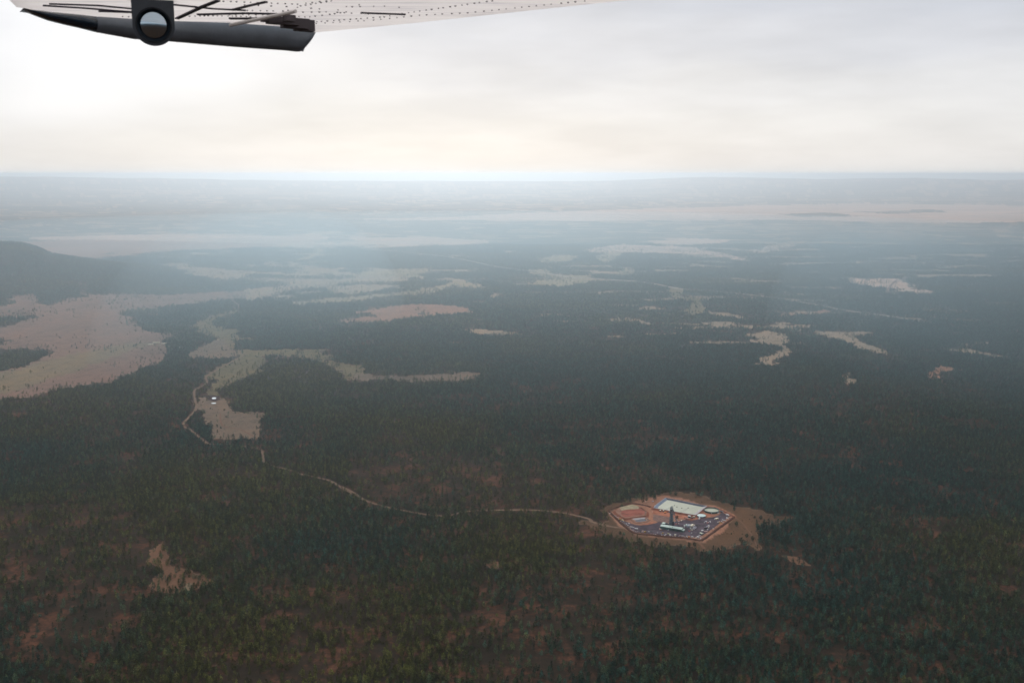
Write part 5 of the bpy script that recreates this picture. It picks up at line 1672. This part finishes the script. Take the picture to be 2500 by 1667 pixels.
tipline = [(75, 24), (150, 32), (235, 41), (330, 48), (420, 52), (560, 56), (700, 66), (768, 80)]
tip = [WP(*q) for q in tipline]
te = WP(1540, 0) - WP(800, 77)
te.normalize()
te_pts = [WP(800, 77), WP(1000, 58), WP(1250, 31), WP(1540, 0), WP(1540, 0) + te * 1.4, WP(1540, 0) + te * 3.2]
le = [WP(40, 18), WP(22, 0), WP(22, 0) + Vector((.05, -.25, 0)), WP(22, 0) + Vector((.35, -.55, 0)), WP(22, 0) + Vector((.35, -.55, 0)) + te * 2.4, WP(22, 0) + Vector((.35, -.55, 0)) + te * 4.4]
outline = le[::-1] + tip + te_pts
bm = bmesh.new()
lo = [bm.verts.new(p - wing_o) for p in outline]
hi = [bm.verts.new(p - wing_o + Vector((0, 0, .10))) for p in outline]
n = len(outline)
for k in range(n):
    bm.faces.new((lo[k], lo[(k + 1) % n], hi[(k + 1) % n], hi[k]))
bm.faces.new(lo)
bm.faces.new(hi[::-1])
bmesh.ops.triangulate(bm, faces=[f for f in bm.faces if len(f.verts) > 4])
bmesh.ops.recalc_face_normals(bm, faces=bm.faces)
me = bpy.data.meshes.new('wing_skin')
bm.to_mesh(me)
bm.free()
link('wing_skin', me, wing, SKIN)

# drooped tip: a solid strip hanging under the tip edge, in two pieces
a0, a1 = tip[0], tip[-1]
tdir = (a1 - a0)
tdir.z = 0
tdir.normalize()
tnor = Vector((-tdir.y, tdir.x, 0))          # outward, away from the cabin
if tnor.y < 0:
    tnor = -tnor


def on_tip_plane(px, py, out=0.0):
    d = Vector(ray(px, py))
    base_ = a0 + tnor * out
    k = (base_ - Vector((0, 0, H))).dot(tnor) / d.dot(tnor)
    return Vector((0, 0, H)) + d * k


def tip_piece(name, top, bottom, m, depth):
    """solid between two matched pixel outlines on the tip's plane, bulging and depth thick"""
    bm = bmesh.new()
    rows = 5
    grid_f, grid_b = [], []
    for (tx, ty), (bx_, by_) in zip(top, bottom):
        colf, colb = [], []
        for r in range(rows + 1):
            s = r / rows
            bulge = .035 * math.sin(math.pi * s)
            p = on_tip_plane(tx + (bx_ - tx) * s, ty + (by_ - ty) * s, 0) - wing_o
            colf.append(bm.verts.new(p - tnor * bulge))
            colb.append(bm.verts.new(p + tnor * (depth * (1 - .75 * s) + .012)))
        grid_f.append(colf)
        grid_b.append(colb)
    nc = len(grid_f)
    for i in range(nc - 1):
        for r in range(rows):
            bm.faces.new((grid_f[i][r], grid_f[i + 1][r], grid_f[i + 1][r + 1], grid_f[i][r + 1]))
            bm.faces.new((grid_b[i][r], grid_b[i][r + 1], grid_b[i + 1][r + 1], grid_b[i + 1][r]))
        bm.faces.new((grid_f[i][0], grid_b[i][0], grid_b[i + 1][0], grid_f[i + 1][0]))
        bm.faces.new((grid_f[i][rows], grid_f[i + 1][rows], grid_b[i + 1][rows], grid_b[i][rows]))
    for i in (0, nc - 1):
        for r in range(rows):
            bm.faces.new((grid_f[i][r], grid_f[i][r + 1], grid_b[i][r + 1], grid_b[i][r]))
    bmesh.ops.recalc_face_normals(bm, faces=bm.faces)
    for f in bm.faces:
        f.smooth = True
    me = bpy.data.meshes.new(name)
    bm.to_mesh(me)
    bm.free()
    return link(name, me, wing, m)


tip_piece('leading_edge_cover', [(55, 22), (85, 25), (120, 29), (160, 33), (200, 37), (235, 41)], [(57, 23), (85, 36), (120, 49), (160, 59), (200, 68), (235, 77)], NAVY, .10)
tip_piece('drooped_tip', [(236, 41), (330, 47), (420, 51), (560, 54), (640, 58), (700, 64), (745, 71), (773, 74)], [(236, 77), (330, 94), (420, 100), (560, 112), (640, 118), (700, 122), (728, 125), (737, 125)], TIPG, .11)
# curved trailing end of the tip
bmx = [(773, 74), (764, 80), (755, 90), (748, 101), (742, 114), (737, 125)]
e_ = MB()
pts = [on_tip_plane(*q) - wing_o for q in bmx]
for p, q in zip(pts[:-1], pts[1:]):
    e_.tube(p, q, .008, n=6)
e_.build('tip_edge', TIPG, wing)

# hinge fittings near the tip's trailing end
h_ = MB()
for x, y, sx_, sz_ in ((690, 52, .16, .035), (720, 58, .14, .05), (742, 62, .10, .06), (706, 46, .05, .03), (668, 50, .12, .02)):
    p = WP(x, y, ZW - .025) - wing_o
    h_.box(p, (sx_, .05, sz_), math.atan2(tdir.y, tdir.x))
h_.build('hinge', RIVET, wing)
MB().tube(WP(562, 62, ZW - .05) - wing_o, WP(722, 28, ZW - .03) - wing_o, .009, n=8).build('push_rod', mat('rod_paint', (.72, .70, .69), .4), wing)

# rows of rivets and the seams between skin panels
ROWS = [([(772, 53), (939, 41), (967, 35), (1171, 6), (1215, 0)], 11), ([(775, 57), (910, 49), (1024, 37), (1143, 31), (1367, 8), (1450, 0)], 14), ([(755, 41), (804, 35), (845, 29), (861, 16), (900, 5)], 11), ([(735, 14), (796, 4), (820, 0)], 9),
        ([(547, 3), (727, 10), (815, 0)], 13), ([(509, 21), (600, 25), (689, 27), (720, 23)], 12), ([(560, 36), (640, 36), (760, 42)], 12), ([(700, 30), (800, 29), (900, 34), (975, 34)], 16), ([(850, 16), (940, 15), (1000, 20)], 20),
        ([(440, 40), (520, 38), (600, 40), (700, 48)], 9), ([(300, 40), (420, 46)], 12), ([(600, 12), (700, 16), (790, 22), (860, 26)], 22)]
rv = MB()
for pl, sp in ROWS:
    for (ax2, ay2), (bx2, by2) in zip(pl[:-1], pl[1:]):
        n = max(1, int(math.hypot(bx2 - ax2, by2 - ay2) / (sp * 1.25)))
        for k in range(n):
            s = (k + .1 * rng.normal()) / n
            p = WP(ax2 + (bx2 - ax2) * s, ay2 + (by2 - ay2) * s) - wing_o
            r = .0032 * rng.uniform(.7, 1.25)
            rv.tube(p + Vector((0, 0, .001)), p - Vector((0, 0, .004)), r * 1.6, r, 7)
o = rv.build('rivets', RIVET, wing)
o['kind'] = 'stuff'
for pl, wd in (([(432, 44), (494, 15), (532, 0)], .022), ([(566, 23), (610, 12), (650, 3)], .016), ([(482, 34), (600, 31), (690, 33)], .02), ([(240, 26), (325, 29)], .010), ([(104, 12), (200, 18), (322, 28)], .008), ([(424, 10), (520, 20), (600, 24)], .008), ([(880, 30), (990, 34)], .012), ([(120, 8), (240, 12), (322, 20)], .006), ([(560, 44), (680, 44), (740, 50)], .03)):
    sm = MB()
    for q0, q1 in zip(pl[:-1], pl[1:]):
        p, q = WP(*q0) - wing_o, WP(*q1) - wing_o
        d = q - p
        sm.box((p + q) / 2 - Vector((0, 0, .004)), (d.length, wd, .007), math.atan2(d.y, d.x))
    sm.build('seam', SEAM, wing)

# round convex mirror in its housing, hung under the wing
T_M = 4.55
mc = Vector((0, 0, H)) + Vector(ray(375, 62)) * T_M
k_ = T_M / F_PX
HW, LR = 49 * k_, 38.5 * k_
face = (Vector((0, 0, H)) - mc)
face.normalize()
rt = Vector((0, 0, 1)).cross(face)
rt.normalize()
upv = face.cross(rt)
Mx = Matrix((rt, upv, face)).transposed()            # local x right, y up, z towards the cabin


def loc(x, y, z):
    return mc - wing_o + Mx @ Vector((x, y, z))


top_y = (ZW + H - mc.z) / upv.z
outl = [(HW, top_y + .01)] + [(HW * math.cos(-a_), HW * math.sin(-a_)) for a_ in np.linspace(0, math.pi, 25)] + [(-HW, top_y + .01)]
hole = [(LR * 1.04 * math.cos(a_), LR * 1.04 * math.sin(a_)) for a_ in np.linspace(0, 2 * math.pi, 48, endpoint=False)]
bm = bmesh.new()
from mathutils.geometry import tessellate_polygon
flat = [Vector((*q, 0)) for q in outl] + [Vector((*q, 0)) for q in hole]
tris = tessellate_polygon([flat[:len(outl)], flat[len(outl):]])
vf = [bm.verts.new(loc(q.x, q.y, .0)) for q in flat]
for t3 in tris:
    try:
        bm.faces.new([vf[i] for i in t3])
    except ValueError:
        pass
no = len(outl)
vb = [bm.verts.new(loc(q[0], q[1], -.07)) for q in outl]
for i in range(no):
    bm.faces.new((vf[i], vf[(i + 1) % no], vb[(i + 1) % no], vb[i]))
bm.faces.new(vb)
hbk = [bm.verts.new(loc(q[0], q[1], -.03)) for q in hole]
nh = len(hole)
for i in range(nh):
    bm.faces.new((vf[no + i], hbk[i], hbk[(i + 1) % nh], vf[no + (i + 1) % nh]))
bmesh.ops.recalc_face_normals(bm, faces=bm.faces)
me = bpy.data.meshes.new('mirror_housing')
bm.to_mesh(me)
bm.free()
hsg = link('mirror_housing', me, wing, mat('housing_paint', (.055, .066, .082), .5, var=.08, vscale=30))
g_ = MB()
prof = []
Rs = LR * 1.5
for i in range(10):
    a_ = (1 - i / 9) * math.asin(LR * 1.03 / Rs)
    prof.append((max(.0005, Rs * math.sin(a_)), Rs * math.cos(a_) - Rs + .016))
g_.lathe(prof, 40)
for v in g_.bm.verts:
    v.co = loc(v.co.x, v.co.y, v.co.z)
mg = mat('mirror_glass', (.42, .52, .60), .06, metal=1.0)
gl = g_.build('mirror_glass', mg, hsg)
for f in gl.data.polygons:
    f.use_smooth = True
r_ = MB()
ringp = [(LR * 1.0, .0), (LR * 1.0, .008), (LR * 1.09, .008), (LR * 1.09, -.001)]
r_.lathe(ringp, 44, open_end=True)
for v in r_.bm.verts:
    v.co = loc(v.co.x, v.co.y, v.co.z)
r_.build('mirror_rim', mat('rim_rubber', (.012, .016, .022), .6), hsg)

# ------------------------------------------------------------------ rain shafts, and a broad haze volume added to lighten the middle distance
rain_haze_m = bpy.data.materials.new('rain_haze_air')
rain_haze_m.use_nodes = True
rain_haze_m.node_tree.nodes.clear()
pv = nd(rain_haze_m.node_tree, 'ShaderNodeVolumePrincipled')
pv.inputs['Density'].default_value = RAIN_HAZE_DENSITY
pv.inputs['Anisotropy'].default_value = HAZE_G
pv.inputs['Color'].default_value = (.66, .88, 1.0, 1)
ho = nd(rain_haze_m.node_tree, 'ShaderNodeOutputMaterial')
lk(rain_haze_m.node_tree, pv.outputs[0], ho.inputs['Volume'])
for c, r, lab in (((-200, 6300, 0), (6500, 3600, 450), 'broad thin veil of added haze lightening the woods of the middle distance'),
                  ((-1150, 4700, 0), (620, 1500, 560), 'pale shaft of rain over the woods left of centre'),
                  ((1480, 3800, 0), (380, 1300, 520), 'pale shaft of rain over the woods right of centre')):
    bm = bmesh.new()
    bmesh.ops.create_icosphere(bm, subdivisions=4, radius=1.0)
    for v in bm.verts:
        v.co = Vector((v.co.x * r[0], v.co.y * r[1], v.co.z * r[2]))
    me = bpy.data.meshes.new('rain_haze_veil')
    bm.to_mesh(me)
    bm.free()
    o = link('rain_haze_veil', me, m=rain_haze_m)
    o.location = c
    tag(o, lab, 'rain', kind='stuff')
